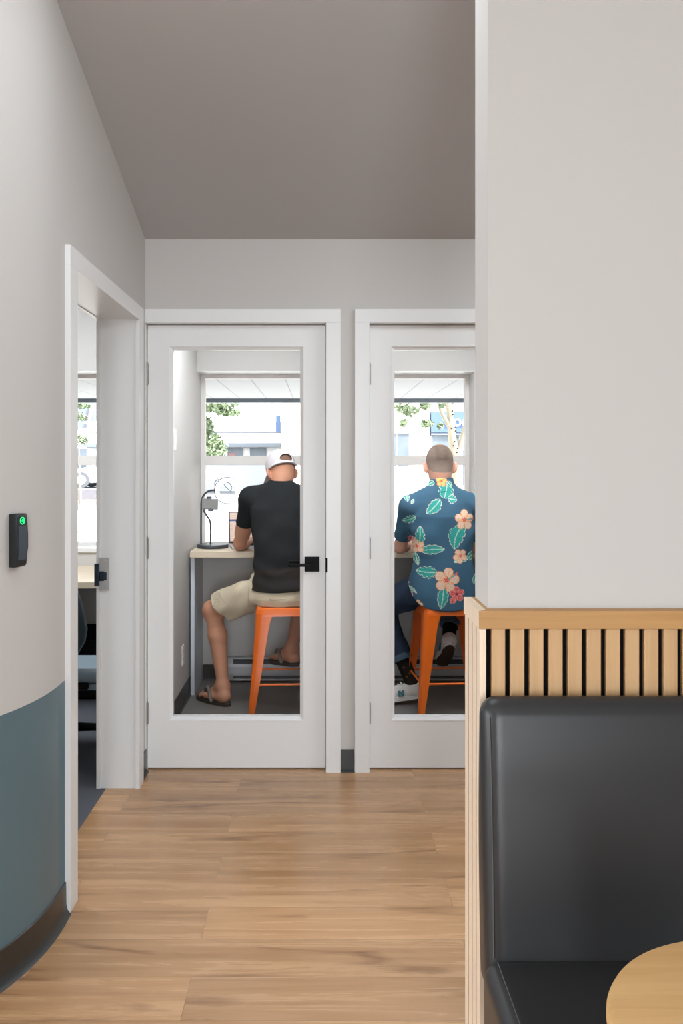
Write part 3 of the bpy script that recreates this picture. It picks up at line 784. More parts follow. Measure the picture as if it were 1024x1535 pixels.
m = MB(); m.box(XW, XW + 0.006, 5.005, 5.075, 0.235, 0.350, 0.002)
o = m.build('wall_outlet', M['outlet']); tag(o, 'white duplex power outlet low on the booth side wall', 'outlet')
for zc in (0.27, 0.315):
    m = MB(); m.box(XW + 0.005, XW + 0.0075, 5.024, 5.056, zc - 0.015, zc + 0.015, 0.001, 1)
    s_ = m.build('socket', M['outlet'], o)
    for yy in (5.033, 5.047):
        m = MB(); m.box(XW + 0.007, XW + 0.0079, yy - 0.001, yy + 0.001, zc - 0.006, zc + 0.006); m.build('slot', M['slot'], s_)
m = MB(); m.box(XW, XW + 0.006, 4.72, 4.79, 1.47, 1.585, 0.002); m.mi = 0; m.box(XW + 0.005, XW + 0.010, 4.74, 4.77, 1.495, 1.56, 0.002)
o = m.build('wall_switch', M['outlet']); tag(o, 'white rocker switch on the booth side wall, beyond the glass door edge', 'switch')

# card reader on the rounded wall
ang = math.asin((CURVE_Y - 2.385) / CURVE_R)
px_, py_ = XW - CURVE_R + CURVE_R * math.cos(ang), CURVE_Y - CURVE_R * math.sin(ang)
rd = empty('card_reader', (px_, py_, 1.187)); rd.rotation_euler = (0, 0, -ang)
tag(rd, 'black access card reader with a green ring light on the left wall', 'card reader')
m = MB()
m.prism([(0.001, -0.072), (0.020, -0.072), (0.0245, -0.066), (0.029, -0.02), (0.029, 0.02), (0.027, 0.066), (0.024, 0.073), (0.001, 0.073)], -0.0225, 0.0225, 'xz')
bmesh.ops.bevel(m.bm, geom=list(m.bm.edges), offset=0.002, segments=2, affect='EDGES', profile=0.5)
m.build('body', M['reader'], rd, True, smooth=40)
m = MB(); m.prism([(0.0275, -0.052), (0.0297, -0.02), (0.0297, 0.02), (0.0285, 0.040), (0.024, 0.040), (0.024, -0.052)], -0.017, 0.017, 'xz'); m.build('faceplate', M['readerface'], rd, True)
m = MB(); m.tube([(0.0277, 0.009 * math.cos(2 * PI * i / 24), 0.054 + 0.009 * math.sin(2 * PI * i / 24)) for i in range(24)], 0.0014, 8, closed=True)
m.tube([(0.0282, 0.002 + 0.0042 * math.cos(2 * PI * i / 16), 0.054 + 0.0042 * math.sin(2 * PI * i / 16)) for i in range(16)], 0.001, 6, closed=True)
m.build('status_light', M['led'], rd, True, smooth=60)

# ------------------------------------------------------------------ orange stools
def make_stool():
    root = empty('metal_stool', (0, 0, 0))
    H = 0.605; T = 0.163; B = 0.205
    # seat pan: dished rounded square with folded rim
    m = MB(); n = 14
    def rsq(half, rad, z, k=10):
        pts = []
        for cx, cy, a0 in ((1, 1, 0), (-1, 1, 90), (-1, -1, 180), (1, -1, 270)):
            for i in range(k + 1):
                a = math.radians(a0 + 90 * i / k)
                pts.append((cx * (half - rad) + rad * math.cos(a), cy * (half - rad) + rad * math.sin(a), z))
        return pts
    rings = [rsq(T + 0.006, 0.044, H - 0.046), rsq(T, 0.04, H - 0.010), rsq(T - 0.003, 0.04, H - 0.003), rsq(T - 0.010, 0.036, H), rsq(T - 0.02, 0.03, H - 0.001), rsq(T - 0.045, 0.03, H - 0.009), rsq(T - 0.09, 0.02, H - 0.012)]
    under = [rsq(T + 0.003, 0.042, H - 0.046), rsq(T - 0.004, 0.037, H - 0.012)]
    vs = [[m.bm.verts.new(p) for p in r] for r in rings]
    for A, Bq in zip(vs, vs[1:]):
        for i in range(len(A)): m.bm.faces.new((A[i], A[(i + 1) % len(A)], Bq[(i + 1) % len(A)], Bq[i]))
    m.bm.faces.new(vs[-1])
    vu = [[m.bm.verts.new(p) for p in r] for r in under]
    for i in range(len(vu[0])):
        j = (i + 1) % len(vu[0]); m.bm.faces.new((vu[0][j], vu[0][i], vu[1][i], vu[1][j])); m.bm.faces.new((vs[0][j], vs[0][i], vu[0][i], vu[0][j]))
    m.bm.faces.new(vu[1][::-1])
    m.build('seat', M['orange'], root, True, smooth=40)
    # pressed sheet legs: rounded L section tapering downwards
    def leg(sx, sy):
        m = MB(); lv = []
        for t in [i / 14 for i in range(15)]:
            z = (H - 0.03) * (1 - t)
            half = T + 0.004 + (B - T) * t ** 1.15
            w = 0.083 * (1 - t) + 0.030 * t
            if t < 0.15: w += 0.014 * (1 - t / 0.15) ** 2
            r = 0.036 * (1 - t) + 0.014 * t; th = 0.003
            out, inn = [], []
            prof = [(0.0, w)] + [(r - r * math.cos(a), r - r * math.sin(a)) for a in [PI / 2 * i / 6 for i in range(7)]] + [(w, 0.0)]
            ri = max(r - th, 0.002)
            profi = [(th, w)] + [(th + ri - ri * math.cos(a), th + ri - ri * math.sin(a)) for a in [PI / 2 * i / 6 for i in range(7)]] + [(w, th)]
            for (a, b), (c_, d_) in zip(prof, profi):
                out.append(m.bm.verts.new((sx * (half - a), sy * (half - b), z))); inn.append(m.bm.verts.new((sx * (half - c_), sy * (half - d_), z)))
            lv.append((out, inn))
        for (O0, I0), (O1, I1) in zip(lv, lv[1:]):
            for i in range(len(O0) - 1):
                m.bm.faces.new((O0[i], O0[i + 1], O1[i + 1], O1[i])); m.bm.faces.new((I0[i + 1], I0[i], I1[i], I1[i + 1]))
            for e in (0, -1): m.bm.faces.new((O0[e], O1[e], I1[e], I0[e]))
        for O, I in (lv[0], lv[-1]):
            for i in range(len(O) - 1): m.bm.faces.new((O[i], O[i + 1], I[i + 1], I[i]))
        # pressed rib on the lower outer corner
        m.tube([(sx * (T + 0.004 + (B - T) * t ** 1.15 - 0.0075 + 0.002), sy * (T + 0.004 + (B - T) * t ** 1.15 - 0.0075 + 0.002), (H - 0.03) * (1 - t)) for t in (0.56, 0.6, 0.7, 0.8, 0.9, 0.93)], [0.001, 0.0045, 0.0045, 0.004, 0.0035, 0.001], 8)
        m.build('leg', M['orange'], root, True, smooth=40)
    for sx, sy in ((-1, -1), (1, -1), (1, 1), (-1, 1)): leg(sx, sy)
    b = T + 0.004 + (B - T) * 0.68 - 0.012
    for (p, q) in (((-b, -b), (b, -b)), ((b, -b), (b, b)), ((b, b), (-b, b)), ((-b, b), (-b, -b))):
        m = MB(); P, Q = Vector((*p, 0.19)), Vector((*q, 0.19)); d = (Q - P)
        m.tube([P, P + d * 0.1, P + d * 0.13, P + d * 0.87, P + d * 0.9, Q], [0.0085, 0.0085, 0.006, 0.006, 0.0085, 0.0085], 10)
        m.build('foot_rail', M['orange'], root, True, smooth=50)
    return root
def kids(o): return [c for c in bpy.data.objects if c.parent == o]
def copy_tree(o, parent=None):
    c = o.copy(); COL.objects.link(c)
    if parent is not None: c.parent = parent
    for ch in kids(o): copy_tree(ch, c)
    return c
stool = make_stool()
stool.location = (-0.195, 4.955, 0); stool.rotation_euler = (0, 0, math.radians(3.5))
tag(stool, 'orange metal stool under the man in khaki shorts', 'stool', 'orange metal stools')
st2 = copy_tree(stool); st2.location = (0.722, 4.975, 0); st2.rotation_euler = (0, 0, math.radians(5))
tag(st2, 'orange metal stool under the man in the floral shirt', 'stool', 'orange metal stools')

# ------------------------------------------------------------------ people
def Rhead(yaw, pitch, roll=0):
    """columns: right, forward, up of the head; yaw>0 turns left, pitch>0 nods down"""
    R = Matrix.Rotation(yaw, 3, 'Z') @ Matrix.Rotation(-pitch, 3, 'X') @ Matrix.Rotation(roll, 3, 'Y')
    return np.array(R)

def add_head(s, c, R):
    c = np.array(c); P = lambda x, y, z: c + R @ np.array([x, y, z])
    s.add(ell(P(0, -0.012, 0.035), (0.074, 0.094, 0.088), R), 0.02)
    s.add(ell(P(0, 0.02, -0.035), (0.058, 0.078, 0.075), R), 0.03)
    s.add(ell(P(0, -0.04, -0.03), (0.056, 0.05, 0.06), R), 0.03)
    s.add(ell(P(0, 0.065, -0.085), (0.032, 0.028, 0.026), R), 0.03)
    for sx in (-1, 1):
        s.sub(ell(P(sx * 0.031, 0.094, 0.012), (0.016, 0.012, 0.010), R), 0.012)
        s.add(ell(P(sx * 0.031, 0.079, 0.012), (0.0115, 0.0115, 0.0115), R), 0.002)
        s.add(cone(P(sx * 0.05, 0.074, 0.03), P(sx * 0.014, 0.088, 0.028), 0.006, 0.007), 0.012)
        s.add(ell(P(sx * 0.082, -0.014, -0.006), (0.0085, 0.024, 0.036), R @ np.array(Matrix.Rotation(sx * 0.75, 3, 'Z') @ Matrix.Rotation(sx * 0.15, 3, 'Y'))), 0.008)
        s.sub(ell(P(sx * 0.090, 0.002, 0.0), (0.007, 0.009, 0.017), R), 0.004)
    s.add(cone(P(0, 0.09, 0.012), P(0, 0.108, -0.026), 0.007, 0.0125), 0.014)
    s.add(ell(P(0, 0.094, -0.062), (0.024, 0.009, 0.0065), R), 0.008)
    s.add(ell(P(0, 0.091, -0.073), (0.020, 0.010, 0.007), R), 0.006)

def add_hand(s, w, fwd, nrm, side, curl=0.55):
    """w wrist, fwd finger direction, nrm palm-facing direction, side=+1 thumb on the +right side"""
    w = np.array(w, float); f = unit(fwd); n = np.array(nrm, float); n = unit(n - f * (n @ f)); r = np.cross(f, n) * side
    kn = []
    for i, (off, ln) in enumerate(((0.032, 0.088), (0.011, 0.094), (-0.011, 0.089), (-0.031, 0.080))):
        k = w + f * ln + r * off; kn.append(k)
        s.add(cone(w + f * 0.012 + r * off * 0.55, k, 0.0135, 0.0105), 0.012)
    for i, (k, L) in enumerate(zip(kn, (0.072, 0.080, 0.074, 0.058))):
        a, p = 0.25, k
        for j, (fr_, rad) in enumerate(((0.45, 0.0092), (0.31, 0.0085), (0.24, 0.0078))):
            a += curl * (1.0 + 0.12 * i)
            d = f * math.cos(a) + n * math.sin(a); q = p + d * L * fr_
            s.add(cone(p, q, rad, rad - 0.0006), 0.003 if j else 0.006); p = q
    t0 = w + f * 0.028 + r * 0.024 + n * 0.006; d1 = unit(f * 0.55 + r * 0.8 + n * 0.35); t1 = t0 + d1 * 0.04
    d2 = unit(f * 0.9 + r * 0.3 + n * 0.35); t2 = t1 + d2 * 0.032; t3 = t2 + unit(f * 0.95 + r * 0.05 + n * 0.3) * 0.026
    s.add(cone(t0, t1, 0.014, 0.0115), 0.012); s.add(cone(t1, t2, 0.0112, 0.0102), 0.004); s.add(cone(t2, t3, 0.010, 0.0086), 0.003)

def add_foot(s, heel, fwd, up, ankle, side):
    """bare foot; side=+1 big toe on the +right side"""
    h = np.array(heel, float); f = unit(fwd); u = np.array(up, float); u = unit(u - f * (u @ f)); r = np.cross(f, u) * side
    P = lambda a, b, c_: h + f * a + r * b + u * c_
    s.add(ell(P(0.01, 0, 0.028), (0.032, 0.036, 0.030), np.stack([r, f, u], 1)), 0.015)
    s.add(cone(P(0.01, 0, 0.03), ankle, 0.030, 0.036), 0.03)
    s.add(cone(np.array(ankle) + f * 0.01, P(0.12, 0.012, 0.038), 0.034, 0.024), 0.03)
    s.add(cone(P(0.02, -0.008, 0.024), P(0.15, -0.024, 0.018), 0.026, 0.018), 0.02)
    s.add(cone(P(0.04, 0.004, 0.03), P(0.165, 0.022, 0.021), 0.026, 0.021), 0.02)
    for i, (b, a0, L, rad) in enumerate(((0.028, 0.182, 0.042, 0.0125), (0.009, 0.186, 0.034, 0.0088), (-0.006, 0.180, 0.031, 0.0084), (-0.020, 0.171, 0.028, 0.008), (-0.033, 0.160, 0.024, 0.0078))):
        s.add(cone(P(a0 - 0.02, b * 0.92, 0.018), P(a0, b, 0.019), rad * 1.1, rad), 0.008); s.add(cone(P(a0, b, 0.019), P(a0 + L, b * 1.02, rad + 0.001), rad, rad * 0.92), 0.003)

def frame_mtx(pos, fwd, up):
    f = unit(fwd); u = np.array(up, float); u = unit(u - f * (u @ f)); r = np.cross(f, u)
    return Matrix(((r[0], f[0], u[0], pos[0]), (r[1], f[1], u[1], pos[1]), (r[2], f[2], u[2], pos[2]), (0, 0, 0, 1)))

def sole_outline(L, W, side, n=40):
    pts = []
    for i in range(n):
        a = 2 * PI * i / n; y = -math.cos(a); x = math.sin(a)
        t = (y + 1) / 2
        wd = W * (0.72 + 0.30 * t - 0.22 * math.exp(-((t - 0.45) / 0.16) ** 2) * (1 if x * side > 0 else 0.3))
        pts.append((x * wd / 2 * (abs(math.sin(a)) ** -0.18 if abs(x) > 0.05 else 1) + 0.006 * side * t, y * L / 2))
    return pts

def flip_flop(pos, fwd, up, side, parent):
    """pos under the middle of the sole"""
    mtx = frame_mtx(pos, fwd, up); m = MB()
    m.prism(sole_outline(0.285, 0.105, side), 0.0, 0.022, 'xy')
    bmesh.ops.bevel(m.bm, geom=[e for e in m.bm.edges if len(e.link_faces) == 2 and any(len(f.verts) > 6 for f in e.link_faces)], offset=0.005, segments=2, affect='EDGES', profile=0.5)
    bmesh.ops.transform(m.bm, matrix=mtx, verts=m.bm.verts)
    so = m.build('flip_flop', M['rubber'], parent, smooth=45)
    m = MB()
    toe = (0.012 * side, 0.082, 0.022)
    for sx in (-1, 1):
        pts = []
        for i in range(13):
            t = i / 12
            x_ = toe[0] + (sx * 0.046 - toe[0]) * t ** 0.8; y_ = 0.082 - 0.115 * t; z_ = 0.03 + 0.062 * math.sin(PI * min(1, t * 1.02)) ** 0.8 * (1 if t < 1 else 0) - 0.012 * t
            pts.append((x_, y_, max(z_, 0.012)))
        m.tube(pts, [0.006] + [0.011] * 11 + [0.009], 8)
    m.tube([toe, (toe[0], 0.082, 0.042)], 0.006, 8)
    bmesh.ops.transform(m.bm, matrix=mtx, verts=m.bm.verts)
    m.build('thong_strap', M['strap'], so, smooth=60)
    return so

# ---- man in the black t-shirt
HC1 = (-0.231, 5.135, 1.340); R1 = Rhead(math.radians(27), math.radians(19))
SH_L, EL_L, WR_L = (-0.402, 5.08, 1.195), (-0.478, 5.235, 0.918), (-0.445, 5.455, 0.917)
SH_R, EL_R, WR_R = (-0.048, 5.08, 1.195), (-0.022, 5.245, 0.918), (-0.175, 5.455, 0.917)
HIP_L, KN_L, AN_L = (-0.285, 4.965, 0.69), (-0.632, 5.145, 0.535), (-0.562, 5.075, 0.105)
HIP_R, KN_R, AN_R = (-0.115, 4.965, 0.69), (-0.105, 5.36, 0.655), (-0.165, 5.125, 0.305)
s = Sdf((-0.86, 4.78, 0.0), (0.14, 5.70, 1.50), 0.0045)
s.add(zloft([(0.63, -0.2, 4.96, 0.15, 0.10), (0.75, -0.2, 4.96, 0.145, 0.10), (0.9, -0.208, 4.975, 0.135, 0.09), (1.05, -0.215, 5.025, 0.15, 0.095), (1.17, -0.222, 5.055, 0.15, 0.08), (1.25, -0.227, 5.075, 0.09, 0.06)]), 0.03)
s.add(cone((-0.226, 5.065, 1.20), (-0.230, 5.105, 1.33), 0.060, 0.052), 0.03)
add_head(s, HC1, R1)
for S_, E_, W_, side in ((SH_L, EL_L, WR_L, 1), (SH_R, EL_R, WR_R, -1)):
    s.add(cone((-0.225 + (S_[0] + 0.225) * 0.5, 5.07, 1.205), S_, 0.05, 0.05), 0.03)
    s.add(cone(S_, E_, 0.050, 0.040), 0.03); s.add(cone(along(S_, E_, 0.25), along(S_, E_, 0.75), 0.050, 0.045), 0.02)
    s.add(cone(E_, along(E_, W_, 0.35), 0.038, 0.041), 0.02); s.add(cone(along(E_, W_, 0.35), W_, 0.041, 0.026), 0.02)
    add_hand(s, W_, (0.35 * side, 0.94, 0.06), (0, 0.05, -1), side * 1, 0.22)
for H_, K_, A_ in ((HIP_L, KN_L, AN_L), (HIP_R, KN_R, AN_R)):
    s.add(cone(H_, K_, 0.082, 0.056), 0.03); s.add(ell(K_, (0.055, 0.055, 0.055)), 0.02)
    cm = along(K_, A_, 0.33); bk_ = np.array((0.012, -0.022, 0))
    s.add(cone(K_, np.array(cm) + bk_, 0.047, 0.053), 0.03); s.add(cone(np.array(cm) + bk_, A_, 0.053, 0.032), 0.02)
FT_L = unit((-0.70, 0.62, 0)); FT_R = unit((-0.55, 0.83, -0.10))
heelL = np.array((-0.545, 5.045, 0.023)); heelR = np.array((-0.148, 5.075, 0.243))
add_foot(s, heelL, FT_L, (0, 0, 1), AN_L, 1); add_foot(s, heelR, FT_R, (0, 0, 1), AN_R, -1)
me, V = s.mesh('person', 1)
man1 = mesh_obj('person', me, M['skin1'])
tag(man1, 'man in black t-shirt, khaki shorts and white cap typing on a stool', 'person')
# t-shirt
hemL = along(SH_L, EL_L, 0.54); nL = unit(np.array(EL_L) - np.array(SH_L)); hemR = along(SH_R, EL_R, 0.54); nR = unit(np.array(EL_R) - np.array(SH_R))
s = Sdf((-0.56, 4.76, 0.64), (0.10, 5.26, 1.32), 0.004)
s.add(zloft([(0.660, -0.2, 4.955, 0.194, 0.156), (0.70, -0.2, 4.955, 0.188, 0.149), (0.76, -0.2, 4.955, 0.177, 0.130), (0.9, -0.207, 4.975, 0.168, 0.118), (1.04, -0.215, 5.02, 0.178, 0.122), (1.14, -0.22, 5.05, 0.182, 0.112), (1.205, -0.224, 5.066, 0.160, 0.09), (1.25, -0.226, 5.074, 0.108, 0.074), (1.298, -0.228, 5.085, 0.062, 0.060)], 2.5))
for S_, E_, hm, nn in ((SH_L, EL_L, hemL, nL), (SH_R, EL_R, hemR, nR)):
    s.add(cone((-0.226 + (S_[0] + 0.226) * 0.35, 5.075, 1.228), S_, 0.052, 0.060), 0.04)
    s.add(cone(S_, along(S_, E_, 0.8), 0.064, 0.054), 0.035, cut=(hm, nn))
env = lambda X, Y, Z: np.exp(-((Z - 0.75) / 0.10) ** 2) + 0 * X
s.wrinkle([(0.0022, (14, 6, 38), 0.3, None), (0.002, (-22, 10, 30), 1.7, None), (0.0035, (9, 5, 72), 0.6, env)])
s.clip(lambda X, Y, Z: (0.694 + 0.012 * np.sin(9 * X + 1) + 0 * Y) - Z)
s.hollow(hemL, nL, 0.03, 0.006, 0.085); s.hollow(hemR, nR, 0.03, 0.006, 0.085)
nk = np.array((-0.229, 5.095, 1.295)); s.sub(cone((-0.227, 5.085, 1.24), (-0.231, 5.115, 1.33), 0.056, 0.062), 0.004)
me, V = s.mesh('t_shirt', 1); o = mesh_obj('t_shirt', me, M['tee'], man1); o['label'] = 'black short-sleeved t-shirt'
# shorts
hmK = (-0.540, 5.10, 0.527); nK = unit((-0.66, 0.20, -0.72)); hmK2 = along(HIP_R, KN_R, 0.80); nK2 = unit(np.array(KN_R) - np.array(HIP_R))
s = Sdf((-0.66, 4.76, 0.42), (0.06, 5.42, 0.80), 0.004)
s.add(zloft([(0.606, -0.2, 4.955, 0.178, 0.145), (0.64, -0.2, 4.955, 0.188, 0.152), (0.665, -0.2, 4.955, 0.186, 0.149), (0.695, -0.2, 4.955, 0.178, 0.138), (0.735, -0.2, 4.955, 0.160, 0.118)], 2.3))
s.add(cone(HIP_L, (-0.63, 5.145, 0.525), 0.096, 0.098), 0.05, cut=(hmK, nK)); s.add(cone(HIP_R, KN_R, 0.092, 0.086), 0.05, cut=(hmK2, nK2))
s.add(ell((-0.372, 5.02, 0.752), (0.030, 0.035, 0.022)), 0.02)
s.wrinkle([(0.0055, (52, 20, -38), 0.2, lambda X, Y, Z: 1 / (1 + np.exp((X + 0.34) / 0.03)) + 0 * Y * Z), (0.002, (-30, 15, 60), 1.1, None)])
s.clip(lambda X, Y, Z: 0.6065 - Z + 10 * np.maximum(np.abs(X + 0.195) - 0.155, 0) + 10 * np.maximum(np.abs(Y - 4.955) - 0.155, 0) - 0.0)if False else None
s.hollow(hmK, nK, 0.07, 0.006, 0.13); s.hollow(hmK2, nK2, 0.06, 0.006, 0.12)
me, V = s.mesh('shorts', 1); sh = mesh_obj('shorts', me, M['khaki'], man1); sh['label'] = 'khaki shorts'
m = MB(); m.obox((-0.235, 4.807, 0.652), (0.085, 0.008, 0.012), Matrix.Rotation(0.05, 3, 'Y'), 0.002, 1); m.build('back_pocket_flap', M['khaki'], sh)
# sandals
uL = np.array((0, 0, 1.0)); midL = heelL + FT_L * 0.105 + np.array((0, 0, -0.022))
flip_flop(midL, FT_L, uL, 1, man1)
uR = np.array((0, 0, 1.0)); uR = unit(uR - FT_R * (uR @ FT_R)); midR = heelR + FT_R * 0.105 - uR * 0.022
flip_flop(midR, FT_R, uR, -1, man1)
# cap
cR = R1 @ np.array(Matrix.Rotation(math.radians(-6), 3, 'X'))
cc = np.array(HC1) + R1 @ np.array((0, -0.010, 0.036))
cp = lambda x, y, z: cc + cR @ np.array((x, y, z))
s = Sdf(cc - 0.15, cc + 0.15, 0.003)
s.add(ell(cp(0, 0, 0.004), (0.0845, 0.105, 0.102), cR))
G = s.grid(); ux = lambda i: (G[0] - cc[0]) * cR[0, i] + (G[1] - cc[1]) * cR[1, i] + (G[2] - cc[2]) * cR[2, i]
s.D = np.maximum(s.D, -(ux(2) + 0.020)).astype(np.float32)
s.sub(ell(cp(0, 0, 0.002), (0.0800, 0.1005, 0.0975), cR))
s.sub(ell(cp(0, -0.1, 0.015), (0.040, 0.034, 0.024), cR))
s.add(cone(cp(-0.04, -0.093, 0.000), cp(0.04, -0.093, 0.0), 0.0001, 0.0001), 0)
s.add(ell(cp(0, 0, 0.107), (0.008, 0.008, 0.004), cR))
me, V = s.mesh('cap', 1); cap = mesh_obj('cap', me, M['capmesh'], man1); cap['label'] = 'white trucker cap with a snapback opening'
m = MB(); bl = []
for j in range(9):
    row = []
    for i in range(25):
        a = math.radians(-78 + 156 * i / 24); rr = 1.0 + 0.0 * j
        ext = 0.072 * math.cos(a * 0.98) ** 0.75 * j / 8 if abs(a) < PI / 2 else 0
        x_ = 0.086 * math.sin(a) * (1 + 2.2 * ext); y_ = 0.100 * math.cos(a) + ext
        z_ = -0.008 - 0.026 * (x_ / 0.08) ** 2 - 0.30 * ext - 0.25 * ext * (x_ / 0.08) ** 2
        row.append(m.bm.verts.new(cp(x_, y_, z_)))
    bl.append(row)
for A, B_ in zip(bl, bl[1:]):
    for i in range(24): m.bm.faces.new((A[i], A[i + 1], B_[i + 1], B_[i]))
bmesh.ops.solidify(m.bm, geom=m.bm.faces[:], thickness=0.003)
m.build('brim', M['capmesh'], cap, smooth=50)
m = MB(); m.tube([cp(0.085 * math.sin(a), -0.1045 * math.cos(a), -0.014) for a in [math.radians(-62 + 124 * i / 30) for i in range(31)]], 0.006, 8)
m.tube([cp(0.040 * math.cos(a), -0.1055 * math.sqrt(max(0, 1 - (0.040 * math.cos(a) / 0.085) ** 2 - ((0.011 + 0.025 * math.sin(a)) / 0.104) ** 2)), 0.015 + 0.025 * math.sin(a)) for a in [PI * i / 24 for i in range(25)]], 0.0022, 6)
m.build('snapback_strap', M['capwhite'], cap, smooth=60)
# cropped hair under the cap
s = Sdf(cc - 0.14, cc + 0.12, 0.0035)
hp = lambda x, y, z: np.array(HC1) + R1 @ np.array((x, y, z))
s.add(ell(hp(0, -0.0135, 0.035), (0.0752, 0.0952, 0.0892), R1))
G = s.grid(); q = [(G[0] - HC1[0]) * R1[0, i] + (G[1] - HC1[1]) * R1[1, i] + (G[2] - HC1[2]) * R1[2, i] for i in range(3)]
s.D = np.maximum(s.D, np.maximum(q[1] - 0.03, 0.018 - q[2])).astype(np.float32)
me, V = s.mesh('hair', 1); mesh_obj('hair', me, M['darkhair'], man1)

# ---- man in the floral shirt
HC2 = (0.681, 5.005, 1.378); R2 = Rhead(math.radians(3), math.radians(10))
S2L, E2L, W2L = (0.507, 4.945, 1.152), (0.466, 5.10, 0.912), (0.545, 5.345, 0.912)
S2R, E2R, W2R = (0.867, 4.945, 1.152), (0.905, 5.10, 0.912), (0.825, 5.345, 0.912)
H2L, K2L, A2L = (0.605, 4.965, 0.695), (0.362, 5.24, 0.54), (0.535, 5.105, 0.115)
H2R, K2R, A2R = (0.785, 4.965, 0.695), (0.825, 5.37, 0.665), (0.753, 5.13, 0.375)
s = Sdf((0.22, 4.78, 0.06), (1.0, 5.62, 1.53), 0.0045)
s.add(zloft([(0.64, 0.69, 4.95, 0.15, 0.10), (0.75, 0.69, 4.945, 0.145, 0.10), (0.9, 0.69, 4.935, 0.135, 0.09), (1.05, 0.688, 4.94, 0.15, 0.095), (1.17, 0.686, 4.945, 0.15, 0.08), (1.25, 0.685, 4.955, 0.09, 0.06)]), 0.03)
s.add(cone((0.685, 4.955, 1.20), (0.682, 4.985, 1.35), 0.062, 0.056), 0.03)
add_head(s, HC2, R2)
for S_, E_, W_, side in ((S2L, E2L, W2L, 1), (S2R, E2R, W2R, -1)):
    s.add(cone((0.686 + (S_[0] - 0.686) * 0.5, 4.945, 1.19), S_, 0.05, 0.05), 0.03)
    s.add(cone(S_, E_, 0.048, 0.038), 0.03)
    s.add(cone(E_, along(E_, W_, 0.35), 0.036, 0.039), 0.02); s.add(cone(along(E_, W_, 0.35), W_, 0.039, 0.026), 0.02)
    add_hand(s, W_, (0.35 * side, 0.94, 0.0), (0, 0.05, -1), side, 0.33)
for H_, K_, A_ in ((H2L, K2L, A2L), (H2R, K2R, A2R)):
    s.add(cone(H_, K_, 0.08, 0.054), 0.03); s.add(cone(K_, along(K_, A_, 0.33), 0.046, 0.050), 0.03); s.add(cone(along(K_, A_, 0.33), A_, 0.050, 0.031), 0.02)
me, V = s.mesh('person', 1)
man2 = mesh_obj('person', me, M['skin2'])
tag(man2, 'man in a blue floral shirt and dark jeans seated with his back turned', 'person')

# hair: short, faded low down, light wrap painted on the sides, thin on top
s = Sdf(np.array(HC2) - 0.14, np.array(HC2) + (0.14, 0.14, 0.16), 0.003)
P2 = lambda x, y, z: np.array(HC2) + R2 @ np.array((x, y, z))
s.add(ell(P2(0, -0.0145, 0.037), (0.0768, 0.0965, 0.0905), R2)); s.add(ell(P2(0, -0.042, -0.025), (0.0585, 0.052, 0.06), R2), 0.03)
G = s.grid(); q = [(G[0] - HC2[0]) * R2[0, i] + (G[1] - HC2[1]) * R2[1, i] + (G[2] - HC2[2]) * R2[2, i] for i in range(3)]
s.D = np.maximum(s.D, np.maximum(q[1] - 0.045 - 0.5 * np.maximum(q[2] - 0.06, 0), np.maximum(-0.052 - q[2], (q[1] + 0.005) * 1.0 - 0.05 + np.where(q[2] < 0.0, 0.04, 0.0))) * 0.7).astype(np.float32)
s.sub(ell(P2(0, 0.012, 0.128), (0.040, 0.052, 0.0125), R2), 0.003)
for sx in (-1, 1): s.sub(ell(P2(sx * 0.092, -0.006, -0.008), (0.024, 0.032, 0.040), R2))
me, V = s.mesh('hair', 1)
loc = (V - np.array(HC2)) @ R2
t = np.clip((loc[:, 2] + 0.05) / 0.075, 0, 1) * (0.72 + 0.28 * RNG.random(len(V))); t = t * (1 - 0.5 * np.clip((np.abs(loc[:, 0]) - 0.03) / 0.05, 0, 1)); top = np.clip((loc[:, 2] - 0.112) / 0.012, 0, 1)
cbrown, cgrey, cskin = [np.array(c_[:3]) for c_ in (rgb(84, 68, 58), rgb(170, 150, 138), rgb(190, 146, 124))]
colr = cgrey + (cbrown - cgrey) * t[:, None]; colr = colr + (cskin - colr) * (0.75 * top)[:, None]
colr *= (0.9 + 0.2 * RNG.random(len(V)))[:, None]
a = me.color_attributes.new('Col', 'FLOAT_COLOR', 'POINT'); a.data.foreach_set('color', np.concatenate([colr, np.ones((len(V), 1))], 1).astype(np.float32).ravel())
h2 = mesh_obj('hair', me, M['hairbrown'], man2); h2['label'] = 'short greying brown hair, thin on top'

